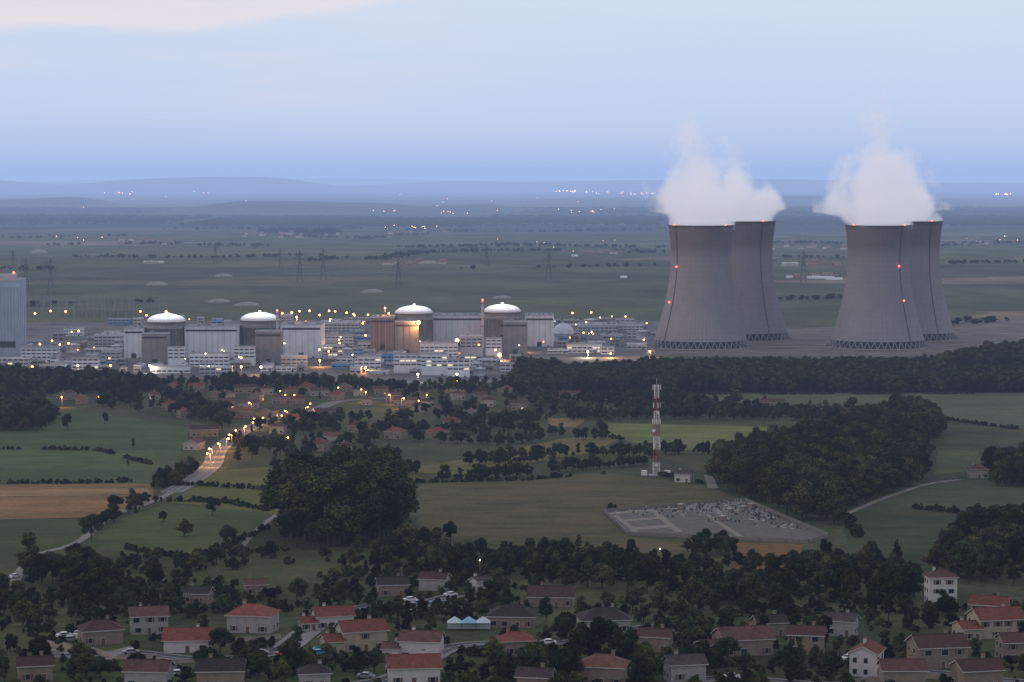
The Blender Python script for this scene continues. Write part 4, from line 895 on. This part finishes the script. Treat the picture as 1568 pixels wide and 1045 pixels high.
for cu,cv,su,sv,nn,sz in ((190,299,14,1,6,.7),(870,296,10,1,12,.8),(930,298,28,1.5,8,.65),(985,300,14,1.5,9,.75),(1537,301,8,1,9,.85),(600,327,12,2,8,.5),(700,327,24,3,12,.5),(890,328,30,3,10,.5),(300,299,40,2,4,.5),(1250,305,120,5,6,.5),(630,355,20,2,9,.6),(120,372,60,3,4,.5),(900,380,80,6,8,.4),(1510,370,40,5,5,.5),(700,312,300,8,14,.4)):
    for i in range(nn):
        p=S(random.gauss(cu,su),max(289,random.gauss(cv,sv))); k=mpp(p); mb.ball((p.x,p.y,10+k*2),k*.62*sz,random.choice([0,0,1]),6,4)
mb.obj('town_lights',[far_o,far_w])

# ------------------------------------------------------------------ haze layer (absorbing volume whose glow stands in for scattered skylight)
def haze(SG,col,y0,y1,zt,xw):
    m=bpy.data.materials.new('air_haze'); t,n,l=nt(m); o=n.new('ShaderNodeOutputMaterial')
    ab=n.new('ShaderNodeVolumeAbsorption'); ab.inputs[0].default_value=(0,0,0,1); ab.inputs[1].default_value=SG
    em=n.new('ShaderNodeEmission'); em.inputs[0].default_value=(*col,1); em.inputs[1].default_value=SG
    ad=n.new('ShaderNodeAddShader'); l.new(ab.outputs[0],ad.inputs[0]); l.new(em.outputs[0],ad.inputs[1]); l.new(ad.outputs[0],o.inputs['Volume'])
    mb=MB(); mb.box(-xw,xw,y0,y1,-40,zt,0); mb.obj('haze',[m])
haze(3.0e-5,(.38,.48,.78),-1400,130000,420,85000)
haze(3.4e-5,(.35,.51,.87),5200,129000,330,84000)

# ------------------------------------------------------------------ sky, sun
w=bpy.data.worlds.new('World'); scene.world=w; w.use_nodes=True; t=w.node_tree; n=t.nodes; l=t.links; n.clear()
out=n.new('ShaderNodeOutputWorld'); sky=n.new('ShaderNodeTexSky'); sky.sky_type='NISHITA'; sky.sun_disc=False; sky.sun_elevation=R(8); sky.sun_rotation=R(250)
b1=n.new('ShaderNodeBackground'); b1.inputs[1].default_value=.02; l.new(sky.outputs[0],b1.inputs[0])
tc=n.new('ShaderNodeTexCoord'); sp=n.new('ShaderNodeSeparateXYZ'); l.new(tc.outputs['Generated'],sp.inputs[0])
def ma(op,a,b_=None,c=None,clamp=False):
    q=n.new('ShaderNodeMath'); q.operation=op; q.use_clamp=clamp
    for i,s_ in enumerate((a,b_,c)):
        if s_ is None: continue
        if hasattr(s_,'links'): l.new(s_,q.inputs[i])
        else: q.inputs[i].default_value=s_
    return q.outputs[0]
def wmr(src,a,b_,sm=True):
    x=n.new('ShaderNodeMapRange'); x.interpolation_type='SMOOTHSTEP' if sm else 'LINEAR'; x.inputs[1].default_value=a; x.inputs[2].default_value=b_; l.new(src,x.inputs[0]); return x.outputs[0]
rp=n.new('ShaderNodeValToRGB'); e=rp.color_ramp.elements; e.new(.3); e.new(.7)
for k,(p_,c) in enumerate(((0,(.50,.64,.90)),(.3,(.54,.67,.90)),(.7,(.58,.69,.89)),(1,(.63,.72,.88)))): e[k].position=p_; e[k].color=(*c,1)
l.new(wmr(sp.outputs[2],0,.08,False),rp.inputs[0])
def wmix(f,a,c):
    x=n.new('ShaderNodeMix'); x.data_type='RGBA'; l.new(f,x.inputs[0])
    for q,i in ((a,6),(c,7)):
        if hasattr(q,'links'): l.new(q,x.inputs[i])
        else: x.inputs[i].default_value=(*q,1)
    return x.outputs[2]
mp=n.new('ShaderNodeMapping'); mp.inputs['Scale'].default_value=(7,7,60); l.new(tc.outputs['Generated'],mp.inputs[0])
nz=n.new('ShaderNodeTexNoise'); nz.inputs['Scale'].default_value=1; nz.inputs['Detail'].default_value=6; l.new(mp.outputs[0],nz.inputs[0])
thr=ma('MULTIPLY_ADD',ma('MAXIMUM',ma('ADD',sp.outputs[0],.13),0),.17,.056)
dz=ma('SUBTRACT',sp.outputs[2],thr); dz=ma('MULTIPLY_ADD',ma('SUBTRACT',nz.outputs[0],.5),.016,dz)
cl=ma('MULTIPLY',wmr(dz,-.001,.006),.85)
c0_=wmix(cl,rp.outputs[0],(.86,.76,.80))
soft=ma('MULTIPLY',ma('MULTIPLY',wmr(nz.outputs[0],.38,.66),wmr(sp.outputs[2],.018,.042)),wmr(sp.outputs[0],.05,-.14)); soft=ma('MULTIPLY',soft,.6)
c1_=wmix(soft,c0_,(.76,.72,.83))
mp2=n.new('ShaderNodeMapping'); mp2.inputs['Scale'].default_value=(4,4,26); mp2.inputs['Location'].default_value=(3,1,5); l.new(tc.outputs['Generated'],mp2.inputs[0])
nz2=n.new('ShaderNodeTexNoise'); nz2.inputs['Scale'].default_value=1; nz2.inputs['Detail'].default_value=7; l.new(mp2.outputs[0],nz2.inputs[0])
c1_=wmix(ma('MULTIPLY',wmr(nz2.outputs[0],.4,.7),.28),c1_,(.70,.77,.90))
c2_=wmix(wmr(sp.outputs[2],.12,.6),c1_,(.50,.515,.58))
b2=n.new('ShaderNodeBackground'); b2.inputs[1].default_value=.95; l.new(c2_,b2.inputs[0])
asd=n.new('ShaderNodeAddShader'); l.new(b1.outputs[0],asd.inputs[0]); l.new(b2.outputs[0],asd.inputs[1]); l.new(asd.outputs[0],out.inputs[0])
sd=bpy.data.lights.new('sun','SUN'); sd.energy=.32; sd.angle=R(18); sd.color=(1,.86,.78); so=bpy.data.objects.new('sun',sd); scene.collection.objects.link(so)
dv=Vector((math.sin(R(250))*math.cos(R(8)),math.cos(R(250))*math.cos(R(8)),math.sin(R(8)))); so.rotation_euler=dv.to_track_quat('Z','Y').to_euler(); so.location=(-300,-100,500)

# ------------------------------------------------------------------ camera
cd=bpy.data.cameras.new('camera'); cd.sensor_width=36; cd.lens=F/1568*36; cd.clip_start=1; cd.clip_end=300000
co=bpy.data.objects.new('camera',cd); scene.collection.objects.link(co); co.location=(0,0,CAMH); co.rotation_euler=(math.pi/2-PITCH,0,0); scene.camera=co
scene.view_settings.view_transform='Standard'; scene.view_settings.look='None'; scene.view_settings.exposure=0
print('OBJ',len(bpy.data.objects))
